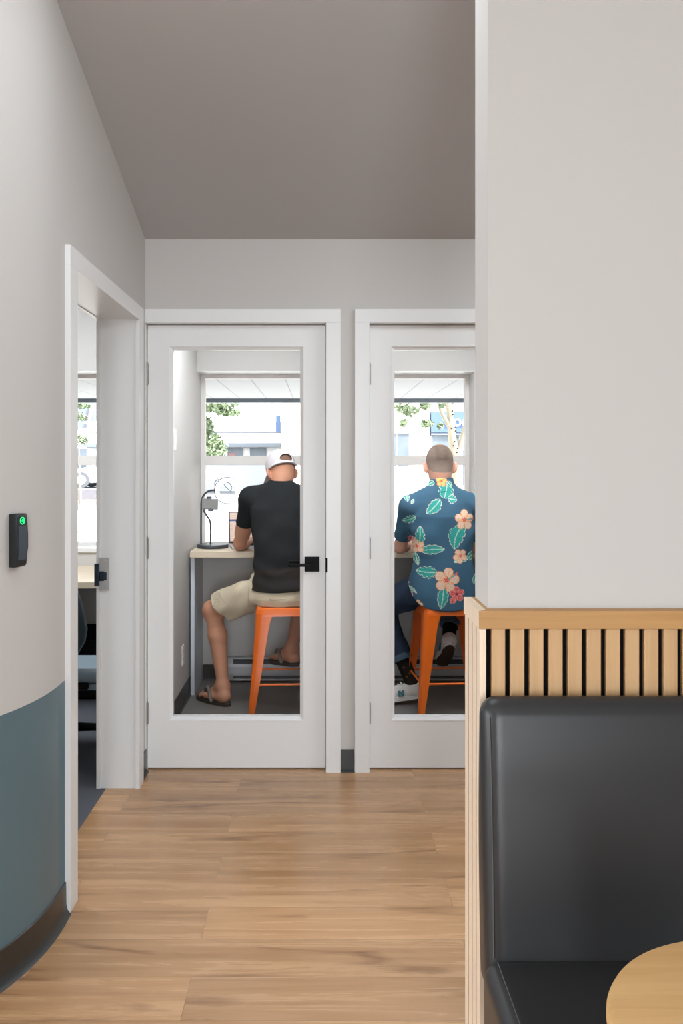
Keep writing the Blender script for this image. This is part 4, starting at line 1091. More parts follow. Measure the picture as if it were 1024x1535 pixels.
# floral print: painted per vertex from the cloth position (x across the back, z up)
def PX(u, v): return np.array(((580 + u * 0.1433 - 480) * 4.86 / 1312, 1.396 - (700 + v * 0.1433 - 695) * 4.86 / 1312))
def c3(*v): return np.array(rgb(*v)[:3])
TEAL, TEALD, VEIN, EDGE = c3(58, 158, 148), c3(40, 134, 130), c3(180, 214, 196), c3(212, 212, 196)
def paint(colr, X, Z):
    def leaf(b, tip, w, bend=0.0, ser=0.12, sc=1.0):
        b, tp = PX(*b), PX(*tip); d = tp - b; L = np.hypot(*d); d = d / L; n = np.array((-d[1], d[0]))
        t = ((X - b[0]) * d[0] + (Z - b[1]) * d[1]) / L
        lat = (X - b[0]) * n[0] + (Z - b[1]) * n[1] - bend * np.sin(PI * np.clip(t, 0, 1))
        w_ = w * 1.18 * 0.1433 * 4.86 / 1312
        pr = w_ * np.sin(PI * np.clip(t, 0, 1) ** 0.85) ** 0.72 * (1 - ser * (np.sin(t * 26 + 2.0) > 0.35))
        ins = (t > 0) & (t < 1) & (np.abs(lat) < pr)
        e = pr - np.abs(lat)
        vein = (np.abs(lat) < 0.0022)
        diag = np.sin((t * L - np.abs(lat) * 0.9) * 420) > 0.55
        c_ = np.where(diag[:, None], TEALD, TEAL); c_ = np.where(vein[:, None], VEIN, c_); c_ = np.where((e < 0.0032)[:, None], EDGE, c_)
        colr[ins] = c_[ins]
    def flower(c, R, rot, petal, edge, heart, pist, open_=1.0):
        c = PX(*c); R = R * 0.1433 * 4.86 / 1312
        dx, dz = X - c[0], Z - c[1]; r = np.hypot(dx, dz); th = np.arctan2(dz, dx) - rot
        k = np.abs(np.cos(2.5 * th)); rad = R * (0.55 + 0.45 * k ** 0.55)
        ins = r < rad
        cc_ = np.where((k < 0.28)[:, None], edge, petal); cc_ = np.where((np.sin(r * 900 + 3 * np.sin(5 * th)) > 0.82)[:, None], edge, cc_)
        cc_ = np.where((rad - r < 0.0035)[:, None], edge, cc_)
        cc_ = np.where((r < R * (0.14 + 0.16 * k ** 4))[:, None], heart, cc_)
        colr[ins] = cc_[ins]
        if pist is not None:
            pa = pist; u = dx * math.cos(pa) + dz * math.sin(pa); v = -dx * math.sin(pa) + dz * math.cos(pa)
            i2 = (u > 0) & (u < R * 0.95) & (np.abs(v) < 0.0028); colr[i2] = TEAL
            i3 = (u > R * 0.7) & (u < R * 1.1) & (np.abs(v) < 0.008) & (np.sin(u * 900) * np.sin(v * 900) > 0.1); colr[i3] = heart
    PET, PED, HRT = c3(226, 196, 176), c3(226, 158, 104), c3(224, 92, 70)
    leaf((560, 340), (410, 490), 52, 0.004); leaf((600, 330), (640, 150), 70, -0.004, 0.2); leaf((640, 330), (735, 345), 42, 0, 0.3)
    leaf((505, 150), (440, 195), 26); flower((580, 150), 62, 0.2, c3(232, 190, 120), c3(232, 120, 60), c3(236, 96, 60), None); leaf((640, 150), (690, 210), 24)
    leaf((215, 285), (222, 365), 26, 0, 0.2); leaf((290, 340), (255, 392), 14); leaf((300, 520), (175, 570), 34, 0.006, 0.25)
    leaf((340, 820), (345, 612), 42, 0.0, 0.2); leaf((350, 870), (592, 852), 44, 0.003); leaf((300, 900), (325, 1030), 22, 0, 0.2)
    flower((315, 830), 74, 0.5, PET, PED, HRT, None)
    leaf((790, 600), (690, 855), 74, -0.016, 0.15); flower((805, 550), 108, 0.3, PET, PED, HRT, 0.05)
    leaf((860, 940), (680, 985), 26); flower((755, 925), 78, 0.9, PET, PED, HRT, None); leaf((830, 960), (960, 880), 36)
    leaf((510, 1090), (300, 1080), 56, 0.004, 0.25); leaf((575, 1240), (545, 1465), 50, 0.004, 0.12); leaf((640, 1300), (700, 1270), 22)
    flower((610, 1170), 132, 0.1, PET, PED, HRT, 0.55)
    RD, RE, RH = c3(206, 84, 92), c3(226, 150, 130), c3(150, 50, 60)
    flower((715, 1315), 82, 0.4, RD, RE, RH, None); flower((670, 1380), 34, 0.2, RD, RE, RH, None)
    flower((200, 1225), 44, 0.3, c3(214, 96, 128), c3(232, 190, 190), RH, None); leaf((225, 1250), (310, 1315), 16); flower((240, 1335), 36, 0.8, c3(206, 90, 110), c3(232, 190, 190), RH, None)
    leaf((905, 1220), (950, 1110), 30); flower((315, 1430), 52, 0.2, PET, PED, PED, None)
    leaf((985, 500), (1040, 640), 50, 0, 0.2); flower((1010, 1260), 90, 0.2, PET, PED, HRT, 2.2); leaf((1000, 330), (930, 280), 30)
    flower((270, 760), 30, 0.2, c3(214, 96, 100), c3(232, 190, 190), RH, None)

hem2L = along(S2L, E2L, 0.74); n2L = unit(np.array(E2L) - np.array(S2L)); hem2R = along(S2R, E2R, 0.74); n2R = unit(np.array(E2R) - np.array(S2R))
s = Sdf((0.38, 4.74, 0.56), (1.0, 5.20, 1.35), 0.0033)
s.add(zloft([(0.57, 0.695, 4.945, 0.205, 0.152), (0.66, 0.695, 4.945, 0.203, 0.152), (0.75, 0.692, 4.94, 0.188, 0.140), (0.87, 0.69, 4.932, 0.166, 0.120), (1.0, 0.688, 4.932, 0.172, 0.118), (1.1, 0.688, 4.936, 0.182, 0.112), (1.175, 0.687, 4.945, 0.168, 0.094), (1.235, 0.686, 4.952, 0.108, 0.076), (1.27, 0.685, 4.958, 0.068, 0.064)], 2.5))
for S_, E_, hm, nn in ((S2L, E2L, hem2L, n2L), (S2R, E2R, hem2R, n2R)):
    s.add(cone((0.686 + (S_[0] - 0.686) * 0.22, 4.953, 1.232), (S_[0], S_[1], S_[2] + 0.008), 0.048, 0.056), 0.04)
    s.add(cone(S_, E_, 0.062, 0.050), 0.03, cut=(hm, nn))
s.add(zloft([(1.238, 0.684, 4.955, 0.094, 0.082), (1.25, 0.684, 4.957, 0.090, 0.079), (1.285, 0.684, 4.961, 0.074, 0.070), (1.314, 0.683, 4.966, 0.066, 0.065)], 2.0), 0.004)
envs = lambda X, Y, Z: np.exp(-((Z - 1.02) / 0.12) ** 2) * np.clip((np.abs(X - 0.69) - 0.05) / 0.1, 0, 1) + 0 * Y
s.wrinkle([(0.002, (16, 5, 22), 0.3, None), (0.003, (34, 8, -40), 0.8, envs), (0.0022, (-26, 12, 18), 2.1, None)])
s.clip(lambda X, Y, Z: (0.584 + 0.055 * (np.abs(X - 0.70) / 0.19) ** 2.2 + 0.22 * np.maximum((Y - 4.86) / 0.3, 0) + 0.03 * np.maximum(0.55 - X, 0) / 0.06) - Z)
s.hollow(hem2L, n2L, 0.03, 0.005, 0.08); s.hollow(hem2R, n2R, 0.03, 0.005, 0.08)
s.sub(cone((0.684, 4.962, 1.262), (0.682, 4.975, 1.36), 0.058, 0.062), 0.002)
me, V = s.mesh('floral_shirt', 1)
colr = np.tile(c3(58, 92, 114), (len(V), 1)); colr *= (0.96 + 0.08 * RNG.random(len(V)))[:, None]
paint(colr, V[:, 0], V[:, 2])
a = me.color_attributes.new('Col', 'FLOAT_COLOR', 'POINT'); a.data.foreach_set('color', np.concatenate([colr, np.ones((len(V), 1))], 1).astype(np.float32).ravel())
o = mesh_obj('floral_shirt', me, M['print'], man2); o['label'] = 'blue short-sleeved shirt printed with teal leaves and hibiscus'

# jeans
cufL, cufR = along(K2L, A2L, 0.70), along(K2R, A2R, 0.78)
nJ = unit(np.array(A2L) - np.array(K2L)); nJ2 = unit(np.array(A2R) - np.array(K2R))
s = Sdf((0.24, 4.78, 0.20), (0.99, 5.48, 0.82), 0.0045)
s.add(zloft([(0.607, 0.695, 4.965, 0.165, 0.140), (0.65, 0.695, 4.965, 0.175, 0.140), (0.78, 0.692, 4.955, 0.16, 0.12)], 2.6))
s.add(cone(H2L, K2L, 0.094, 0.078), 0.05); s.add(cone(H2R, K2R, 0.094, 0.078), 0.05)
s.add(cone(K2L, along(K2L, A2L, 1.0), 0.074, 0.054), 0.03, cut=(cufL, nJ)); s.add(cone(K2R, A2R, 0.074, 0.054), 0.03, cut=(cufR, nJ2))
s.wrinkle([(0.003, (40, 20, -34), 0.2, None), (0.002, (-26, 30, 44), 1.2, None)])
me, V = s.mesh('jeans', 1); jn = mesh_obj('jeans', me, M['denim'], man2); jn['label'] = 'dark blue jeans with turned-up cuffs'
for K_, A_, cf, nn in ((K2L, A2L, cufL, nJ), (K2R, A2R, cufR, nJ2)):
    m = MB(); c0, c1 = Vector(cf) - Vector(nn) * 0.034, Vector(cf) + Vector(nn) * 0.004
    m.tube([c0, c0 + (c1 - c0) * 0.05, c0 + (c1 - c0) * 0.5, c0 + (c1 - c0) * 0.95, c1], [0.052, 0.0635, 0.064, 0.062, 0.050], 28); m.build('turned_cuff', M['cuff'], jn, smooth=50)
    m = MB(); m.tube([Vector(cf) - Vector(nn) * 0.02, along(cf, A_, 0.55), A_, Vector(A_) + Vector(nn) * 0.03], [0.043, 0.041, 0.0385, 0.036], 24)
    so = m.build('sock', M['sock'], man2, smooth=60)
    u_ = unit(np.cross(nn, (0, 1, 0)))
    for q_, (tt, lt, sz) in enumerate(((0.25, -0.008, 0.009), (0.55, 0.008, 0.008), (0.62, -0.014, 0.007))):
        p_ = np.array(along(cf, A_, tt)) + u_ * lt + np.array((0, -0.039, 0)); m = MB(); m.ball(p_, (sz, 0.004, sz * 0.8), 10)
        m.build('sock_motif', M['sockgold'], so, smooth=60)

# sneakers, modelled toe towards +y then placed
def sneaker(pos, fwd, up, side):
    mtx = frame_mtx(pos, fwd, up)
    s = Sdf((-0.075, -0.06, -0.01), (0.075, 0.27, 0.14), 0.003)
    s.add(ell((0, 0.01, 0.045), (0.037, 0.048, 0.042))); s.add(cone((0, 0.015, 0.055), (0.004 * side, 0.15, 0.035), 0.037, 0.032), 0.02)
    s.add(ell((0.004 * side, 0.175, 0.030), (0.047, 0.072, 0.036)), 0.025); s.add(cone((0, 0.012, 0.06), (0, 0.02, 0.095), 0.037, 0.036), 0.02)
    s.add(cone((0, 0.075, 0.082), (0.003 * side, 0.145, 0.05), 0.020, 0.024), 0.025)
    s.clip(lambda X, Y, Z: 0.018 - Z + 0 * X + 0 * Y)
    s.clip(lambda X, Y, Z: Z - (0.092 + 0.010 * np.clip((0.0 - Y) / 0.03, 0, 1)) + 0 * X)
    s.sub(cone((0, 0.02, 0.075), (0, 0.025, 0.14), 0.031, 0.036), 0.004)
    me, V = s.mesh('sneaker', 1); me.transform(mtx)
    sn = mesh_obj('sneaker', me, M['shoe'], man2); sn['label'] = 'white suede sneaker'
    m = MB()
    ol = [(x_, y_ + 0.105) for x_, y_ in sole_outline(0.292, 0.104, side)]
    m.prism(ol, 0.006, 0.030, 'xy'); bmesh.ops.bevel(m.bm, geom=[e for e in m.bm.edges if any(len(f.verts) > 6 for f in e.link_faces)], offset=0.004, segments=2, affect='EDGES', profile=0.5)
    bmesh.ops.transform(m.bm, matrix=mtx, verts=m.bm.verts); m.build('midsole', M['shoesole'], sn, smooth=45)
    m = MB(); m.prism([(x_ * 0.98, (y_ - 0.105) * 0.985 + 0.105) for x_, y_ in ol], 0.0, 0.0065, 'xy')
    for k in range(9): m.box(-0.03, 0.03, -0.01 + k * 0.028, 0.004 + k * 0.028, -0.002, 0.001)
    bmesh.ops.transform(m.bm, matrix=mtx, verts=m.bm.verts); m.build('outsole', M['gum'], sn)
    m = MB()
    for k in range(5):
        y_ = 0.082 + 0.016 * k; z_ = 0.105 - 0.0085 * k - 0.00 
        m.tube([(-0.022, y_, z_ - 0.010), (-0.01, y_ + 0.003, z_ - 0.001), (0.01, y_ + 0.003, z_ - 0.001), (0.022, y_, z_ - 0.010)], 0.003, 6)
    bmesh.ops.transform(m.bm, matrix=mtx, verts=m.bm.verts); m.build('laces', M['shoesole'], sn, smooth=60)
    for sx in (-1, 1):     # letter N on each flank
        m = MB(); X0 = sx * 0.0395; w_, h_, st = 0.032, 0.034, 0.009
        def nb(pts): m.prism([(0.098 + a_ * (-sx) * -1 * (1 if sx < 0 else 1), 0.036 + b_) for a_, b_ in pts], X0 - 0.004, X0 + 0.0045, 'yz')
        fl = -1 if sx < 0 else 1
        F_ = lambda pts: [(fl * (a_ - w_ / 2) , b_) for a_, b_ in pts]
        for pts in ([(0, 0), (st, 0), (st, h_), (0, h_)], [(w_ - st, 0), (w_, 0), (w_, h_), (w_ - st, h_)], [(0, h_), (st + 0.003, h_), (w_, 0), (w_ - st - 0.003, 0)]):
            m.prism([(0.095 + a_, 0.034 + b_) for a_, b_ in F_(pts)], min(X0 - 0.003 * sx, X0 + 0.0055 * sx), max(X0 - 0.003 * sx, X0 + 0.0055 * sx), 'yz')
        bmesh.ops.transform(m.bm, matrix=mtx, verts=m.bm.verts); m.build('letter_emblem', M['teal'], sn)
sneaker((0.562, 5.098, 0.028), (-1, -0.10, -0.10), (0, 0, 1), 1)
sneaker((0.744, 5.035, 0.330), (-0.06, 0.80, -0.60), (0.1, 0.60, 0.80), -1)

# ------------------------------------------------------------------ things on the desk
lp = empty('ring_lamp', (-0.667, 5.45, 0.872)); tag(lp, 'dark grey desk ring light with a phone holder, lit, on the birch desk', 'lamp')
bx, by, bz = -0.667, 5.45, 0.872
m = MB(); m.lathe((bx, by, bz), [(0.0, 0.0), (0.094, 0.0), (0.097, 0.004), (0.097, 0.018), (0.093, 0.023), (0.0, 0.024)], 56); m.build('base', M['lampgrey'], lp, smooth=40)
def pt(x, y, Y): return ((x - 480) * Y / 1312, Y, 1.396 - (y - 695) * Y / 1312)
arc = [(-0.741, 5.45, 0.89), (-0.741, 5.45, 1.0), (-0.740, 5.45, 1.12)] + [(-0.740 + 0.068 * (1 - math.cos(a)), 5.45, 1.145 + 0.085 * math.sin(a)) for a in [PI / 2 * i / 10 for i in range(11)]] + [(-0.648, 5.45, 1.231)]
m = MB(); m.tube(arc, 0.0058, 12); m.build('gooseneck', M['lampgrey'], lp, smooth=60)
m = MB(); m.tube([(-0.681, 5.44, 0.89), (-0.681, 5.44, 1.02), (-0.686, 5.44, 1.045), (-0.722, 5.44, 1.10), (-0.722, 5.44, 1.12)], 0.0058, 12); m.build('holder_arm', M['lampgrey'], lp, smooth=60)
m = MB(); m.obox((-0.683, 5.43, 1.146), (0.100, 0.010, 0.066), Matrix.Rotation(0.03, 3, 'Y'), 0.004, 2)
hd = m.build('phone_holder', M['phone'], lp)
m = MB(); m.obox((-0.688, 5.428, 1.186), (0.03, 0.018, 0.012), Matrix.Identity(3), 0.003); m.build('clamp', M['lampgrey'], hd)
m = MB(); m.obox((-0.678, 5.428, 1.107), (0.034, 0.018, 0.012), Matrix.Identity(3), 0.003); m.build('clamp', M['lampgrey'], hd)
rc = Vector((-0.576, 5.45, 1.229)); tl = Matrix.Rotation(0.3, 3, 'Z')
m = MB(); m.tube([rc + tl @ Vector((0.066 * math.cos(2 * PI * i / 48), 0, 0.066 * math.sin(2 * PI * i / 48))) for i in range(48)], 0.0125, 12, closed=True); m.build('ring_light', M['lampring'], lp, smooth=60)
m = MB(); m.tube([rc + tl @ Vector((0.0745 * math.cos(2 * PI * i / 48), 0.010, 0.0745 * math.sin(2 * PI * i / 48))) for i in range(48)], 0.008, 10, closed=True); m.build('ring_housing', M['lampgrey'], lp, smooth=60)
m = MB()
m.tube([(-0.640 + 0.022 * math.cos(a) + 0.004, 5.465, 1.268 + 0.028 * math.sin(a)) for a in [math.radians(40 + 190 * i / 14) for i in range(15)]], 0.0025, 6)
m.tube([(-0.601, 5.47, 1.268), (-0.585, 5.47, 1.245), (-0.556, 5.47, 1.222), (-0.551, 5.47, 1.25), (-0.566, 5.47, 1.274), (-0.585, 5.47, 1.28)], 0.0025, 6)
m.tube([(-0.53, 5.50, 1.205), (-0.50, 5.50, 1.172), (-0.45, 5.50, 1.12)], 0.0025, 6)
m.build('cable', M['lampgrey'], lp, smooth=60)

lt = empty('laptop', (-0.43, 5.49, 0.872)); tag(lt, 'open silver laptop with a lit screen on the birch desk', 'laptop')
m = MB(); m.box(-0.592, -0.266, 5.375, 5.60, 0.8725, 0.888, 0.003); m.build('keyboard_deck', M['laptop'], lt)
m = MB()
for r_ in range(5):
    for c_ in range(13): m.box(-0.574 + c_ * 0.0225, -0.574 + c_ * 0.0225 + 0.018, 5.465 + r_ * 0.0235, 5.465 + r_ * 0.0235 + 0.018, 0.8878, 0.8895)
m.build('keys', M['laptopdark'], lt)
tilt = math.radians(14)
def lid(u, v, w): # u across, v up the lid, w out of the screen towards the user
    return (-0.429 + u, 5.602 + math.sin(tilt) * v - math.cos(tilt) * w, 0.889 + math.cos(tilt) * v + math.sin(tilt) * w)
def lidbox(m, u0, u1, v0, v1, w0, w1):
    P = [lid(u, v, w) for w in (w0, w1) for v in (v0, v1) for u in (u0, u1)]
    V_ = [m.bm.verts.new(p) for p in P]
    for f in ((0, 1, 3, 2), (4, 6, 7, 5), (0, 4, 5, 1), (2, 3, 7, 6), (0, 2, 6, 4), (1, 5, 7, 3)): m.bm.faces.new([V_[i] for i in f])
m = MB(); lidbox(m, -0.164, 0.164, 0, 0.205, -0.004, 0.003); m.build('lid', M['laptopdark'], lt)
m = MB(); lidbox(m, -0.156, 0.156, 0.012, 0.197, 0.0032, 0.0036); sc_ = m.build('screen', M['screen'], lt)

lt.location.x = -0.40; lt.rotation_euler = (0, 0, math.radians(10))

# ------------------------------------------------------------------ office beyond the open doorway
d = empty('office_desk', (-2.0, 5.25, 0)); tag(d, 'pale birch desk under the office window, seen through the doorway', 'desk')
m = MB(); m.box(-3.2, -0.96, 4.87, YE - 0.001, 0.70, 0.737, 0.002, 1); m.build('desktop', M['desk'], d)
for x_ in (-3.15, -1.0):
    m = MB(); m.box(x_ - 0.02, x_ + 0.02, 4.95, 5.6, 0.0, 0.70); m.build('support_panel', M['deskleg'], d)
m = MB(); m.box(-4.2, -0.95, YE - 0.008, YE, 0, 0.10); struct(m.build('baseboard_office', M['base']))
cb = empty('low_cabinet', (-1.3, 5.4, 0)); tag(cb, 'black low storage cabinet under the pale office desk', 'cabinet')
m = MB(); m.box(-1.75, -1.06, 5.18, 5.6, 0.0, 0.37, 0.004); m.build('body', M['felt'], cb)
m = MB(); m.box(-1.73, -1.08, 5.165, 5.18, 0.02, 0.35, 0.002); m.build('drawer', M['black'], cb)
oc = empty('office_chair', (-1.32, 4.30, 0)); tag(oc, 'dark teal office chair with a grey seat, seen through the open doorway', 'chair')
s = Sdf((-1.62, 3.85, 0.38), (-1.02, 4.25, 1.08), 0.006)
def shell(X, Y, Z):
    w = np.interp(Z, [0.42, 0.5, 0.56, 0.62, 0.75, 0.93, 1.02, 1.05], [0.10, 0.19, 0.225, 0.238, 0.225, 0.185, 0.14, 0.10]).astype(np.float32)
    yc = 4.08 - 0.16 * np.clip((Z - 0.5) / 0.5, 0, 1) ** 1.2 + 0.9 * (X + 1.33) ** 2
    qx = np.abs(X + 1.33) - (w - 0.012); qy = np.abs(Y - yc) - 0.004; qz = np.abs(Z - 0.74) - 0.29
    return np.sqrt(np.maximum(qx, 0) ** 2 + np.maximum(qy, 0) ** 2 + np.maximum(qz, 0) ** 2) + np.minimum(np.maximum(np.maximum(qx, qy), qz), 0) - 0.014
s.add((shell, (-1.62, 3.85, 0.40), (-1.04, 4.25, 1.07)))
me, V = s.mesh('backrest', 2); mesh_obj('backrest', me, M['teal_shell'], oc)
s = Sdf((-1.65, 4.0, 0.36), (-1.0, 4.62, 0.5), 0.007); s.add(rbox((-1.25, 4.23, 0.405), (0.25, 0.20, 0.026), 0.024)); me, V = s.mesh('seat', 1); mesh_obj('seat', me, M['greyseat'], oc)
m = MB(); m.box(-1.46, -1.02, 4.05, 4.42, 0.345, 0.376, 0.006); m.build('seat_frame', M['greyseat'], oc)
m = MB(); m.box(-1.42, -1.16, 4.18, 4.42, 0.30, 0.346, 0.01); m.box(-1.13, -1.07, 4.03, 4.10, 0.352, 0.386, 0.008); m.box(-1.39, -1.31, 4.0, 4.15, 0.37, 0.52, 0.01); m.build('tilt_mechanism', M['black'], oc)
m = MB(); m.tube([(-1.32, 4.30, 0.09), (-1.32, 4.30, 0.32)], 0.027, 16); m.build('gas_column', M['black'], oc, smooth=50)
for k in range(5):
    a_ = 2 * PI * k / 5 + 0.3; e_ = Vector((-1.32 + 0.29 * math.cos(a_), 4.30 + 0.29 * math.sin(a_), 0.075))
    m = MB(); m.tube([(-1.32, 4.30, 0.105), e_], [0.026, 0.016], 10); lg = m.build('leg', M['black'], oc, smooth=50)
    m = MB(); m.tube([e_ + Vector((-0.022 * math.sin(a_), 0.022 * math.cos(a_), -0.046)), e_ - Vector((-0.022 * math.sin(a_), 0.022 * math.cos(a_), 0.046))], 0.029, 16); m.build('caster', M['black'], lg, smooth=50)

# ------------------------------------------------------------------ outside
m = MB(); m.box(-70, 70, YE + 0.24, 110, -0.3, -0.02); m.box(-70, 70, -60, -3.75, -0.3, -0.02); m.box(-70, -4.9, -3.75, YE + 0.24, -0.3, -0.02); struct(m.build('street', M['street']))
m = MB(); m.box(-40, 40, YE + 0.24, 26.0, -0.02, 0.0); struct(m.build('sidewalk', M['sidewalk']))
m = MB(); m.box(-9, 9, YE + 0.24, 10.05, 2.14, 2.24); o = struct(m.build('roof_soffit', M['soffit']))
m = MB(); m.box(-9, 9, 10.0, 10.09, 2.094, 2.20); m.build('edge_beam', M['beam'], o)

def building(name, label, x0, x1, y, h, wall):
    r = empty(name, ((x0 + x1) / 2, y, 0)); tag(r, label, 'building')
    m = MB(); m.box(x0, x1, y, y + 8, -0.02, h); m.build('wall', wall, r)
    return r
b1 = building('shop_building', 'low white shop across the street with a grey fascia over dark windows', -12.0, -2.0, 45, 3.48, M['whitewall'])
m = MB(); m.box(-12.0, -2.0, 44.3, 45.0, 2.24, 2.44); m.build('fascia', M['greyband'], b1)
m = MB(); m.box(-12.1, -1.95, 44.8, 53, 3.46, 3.56); m.build('parapet', M['whitewall'], b1)
m = MB(); m.box(-12.0, -2.0, 44.95, 45.0, 2.98, 3.02); m.build('cornice_line', M['greyband'], b1)
for (xa, xb) in ((-4.75, -3.95), (-3.6, -2.75), (-7.2, -6.3), (-6.0, -5.1)):
    m = MB(); m.box(xa, xb, 44.93, 45.0, 1.45, 2.2); m.build('window', M['paleglass'], b1)
m = MB(); m.box(-12.0, -2.0, 44.94, 45.0, -0.02, 1.44); m.build('base_panel', M['basepanel'], b1)
m = MB(); m.box(-4.68, -4.35, 44.88, 44.93, 1.75, 1.95); m.build('window_sign', M['pink'], b1)
m = MB(); m.box(-2.25, -2.02, 44.6, 44.75, 3.0, 3.85); m.build('blade_sign', M['bluesign'], b1)
b2 = building('stucco_building', 'tall cream stucco building across the street with a dark window', -1.78, 5.02, 40, 7.5, M['beigewall'])
m = MB(); m.box(3.55, 4.05, 39.92, 40, 1.3, 2.78); m.build('window', M['paleglass'], b2)
m = MB(); m.box(3.2, 3.45, 39.92, 40, 1.3, 2.78); m.build('window', M['paleglass'], b2)
m = MB(); m.box(3.1, 4.12, 39.85, 40, 2.79, 2.92); m.build('window_head', M['whitewall'], b2)
b3 = building('storefront_building', 'storefront across the street with a blue sign and white letters', 5.06, 16.0, 40.2, 5.6, M['whitewall'])
m = MB(); m.box(5.06, 16.0, 39.95, 40.2, 2.82, 3.76); sg = m.build('sign_panel', M['bluesign'], b3)
m = MB(); m.box(5.06, 16.0, 39.98, 40.2, 2.70, 2.80); m.build('lintel_band', M['greyband'], b3)
for (xa, xb) in ((5.15, 6.35), (6.55, 8.2), (8.4, 10.6)):
    m = MB(); m.box(xa, xb, 40.1, 40.2, 0.4, 2.68); m.build('shop_window', M['paleglass'], b3)
def letters(mb, cx, cz, r, w, kind, y0=39.90, y1=39.96):
    n = 28
    a0, a1 = {'o': (0, 360), 'c': (45, 315), 'a': (0, 360)}[kind]
    P = [math.radians(a0 + (a1 - a0) * i / n) for i in range(n + 1)]
    for i in range(n):
        q = [(cx + (r if k_ else r - w) * math.cos(P[j]), cz + (r if k_ else r - w) * math.sin(P[j])) for k_, j in ((1, i), (1, i + 1), (0, i + 1), (0, i))]
        mb.prism(q, y0, y1, 'xz')
    if kind == 'a': mb.box(cx + r - w, cx + r, y0, y1, cz - r, cz + r)
for lx, ch in ((5.87, 'c'), (6.25, 'o'), (6.63, 'a')):
    m = MB(); letters(m, lx, 3.27, 0.18, 0.075, ch); m.build('letter', M['signwhite'], sg)
b4 = building('grey_building', 'pale building far behind the parked car with a blue-grey upper storey', -26, -13.0, 52, 5.2, M['whitewall'])
m = MB(); m.box(-26, -13.0, 51.9, 52, 3.5, 5.2); m.build('upper_panel', M['greyband'], b4)
m = MB(); m.box(-26, -13.0, 51.9, 52, 0.4, 2.3); m.build('window_band', M['paleglass'], b4)
m = MB(); m.prism([(-13.85, 3.7), (-13.65, 3.7), (-13.35, 4.9), (-13.6, 4.9)], 51.8, 51.9, 'xz'); m.build('red_stripe', M['pink'], b4)
lw = MB(); lw.box(-16, -6.2, 32, 32.4, -0.02, 0.44); o = lw.build('block_wall', M['brickgrey']); tag(o, 'low grey block garden wall in front of the parked white car', 'garden wall')
m = MB(); m.box(-16, -6.2, 31.2, 32.0, -0.02, 0.08); o = m.build('planting_bed', M['redmulch']); tag(o, 'red mulch bed at the foot of the grey block wall', 'planting bed', kind='stuff')
m = MB(); m.box(-16, -6.2, 32.4, 44.0, -0.02, 0.42); struct(m.build('raised_ground', M['street']))
car = empty('car', (-8.2, 36, 0.42)); tag(car, 'white car parked behind the low block wall', 'car')
m = MB(); pr = [(-10.5, 0.62), (-10.45, 0.98), (-10.2, 1.12), (-9.3, 1.22), (-8.75, 1.72), (-8.3, 1.84), (-7.2, 1.84), (-6.6, 1.6), (-6.1, 1.28), (-5.95, 0.95), (-5.95, 0.62)]
m.prism(pr, 35.15, 36.85, 'xz'); bmesh.ops.bevel(m.bm, geom=list(m.bm.edges), offset=0.05, segments=2, affect='EDGES', profile=0.5); m.build('body', M['carwhite'], car, smooth=50)
m = MB(); m.prism([(-9.1, 1.27), (-8.65, 1.66), (-8.3, 1.76), (-7.2, 1.76), (-6.7, 1.55), (-6.55, 1.3)], 35.13, 35.16, 'xz'); m.build('side_window', M['paleglass'], car)
for x_ in (-9.58, -6.85):
    for y_ in (35.2, 36.75):
        m = MB(); m.tube([(x_, y_ - 0.1, 0.74), (x_, y_ + 0.1, 0.74)], 0.32, 24); wq = m.build('wheel', M['tyre'], car, smooth=50)
        m = MB(); m.tube([(x_, y_ - 0.11, 0.74), (x_, y_ + 0.11, 0.74)], 0.19, 20); m.build('hubcap', M['carwhite'], wq, smooth=50)

def foliage(name, blobs, parent, n, size):
    m = MB()
    for _ in range(n):
        c_, r_ = random.choice(blobs)
        d_ = Vector((random.gauss(0, 1), random.gauss(0, 1), random.gauss(0, 1))).normalized() * (random.random() ** 0.5)
        p = Vector((c_[0] + d_.x * r_[0], c_[1] + d_.y * r_[1], c_[2] + d_.z * r_[2]))
        R_ = Matrix.Rotation(random.uniform(0, 2 * PI), 3, 'Z') @ Matrix.Rotation(random.uniform(-1, 1), 3, 'X') @ Matrix.Rotation(random.uniform(-1, 1), 3, 'Y')
        q = size * random.uniform(0.7, 1.3)
        P = [R_ @ Vector(v) + p for v in ((0, -q, 0), (q * 0.55, -q * 0.1, q * 0.12), (q * 0.3, q * 0.7, 0), (0, q, -q * 0.1), (-q * 0.3, q * 0.7, 0), (-q * 0.55, -q * 0.1, q * 0.12))]
        m.quad(*P)
    return m.build(name, M['leafgreen'], parent)
t1 = empty('birch_tree', (2.95, 18, 0)); tag(t1, 'forked birch tree with pale spotted bark outside the second booth window', 'tree')
m = MB(); k = 18 / 1312
def ex(x, y, Y): return ((x - 480) * Y / 1312, Y, 1.396 - (y - 695) * Y / 1312)
m.tube([ex(684, 795, 18), ex(684, 730, 18), ex(683, 685, 18), ex(678, 660, 18), ex(676, 635, 18), ex(673, 605, 18), ex(671, 560, 18), ex(668, 500, 18)], [0.13, 0.12, 0.11, 0.085, 0.075, 0.07, 0.06, 0.04], 12)
m.tube([ex(684, 700, 18), ex(687, 680, 18.02), ex(696, 650, 18.05), ex(702, 625, 18.1), ex(704, 600, 18.1), ex(703, 540, 18.2)], [0.09, 0.075, 0.07, 0.06, 0.05, 0.03], 10)
m.tube([ex(675, 642, 18), ex(668, 630, 17.95), ex(661, 617, 17.9), ex(657, 600, 17.85), ex(650, 560, 17.8)], [0.05, 0.045, 0.04, 0.035, 0.02], 8)
m.build('trunk', M['bark'], t1, smooth=60)
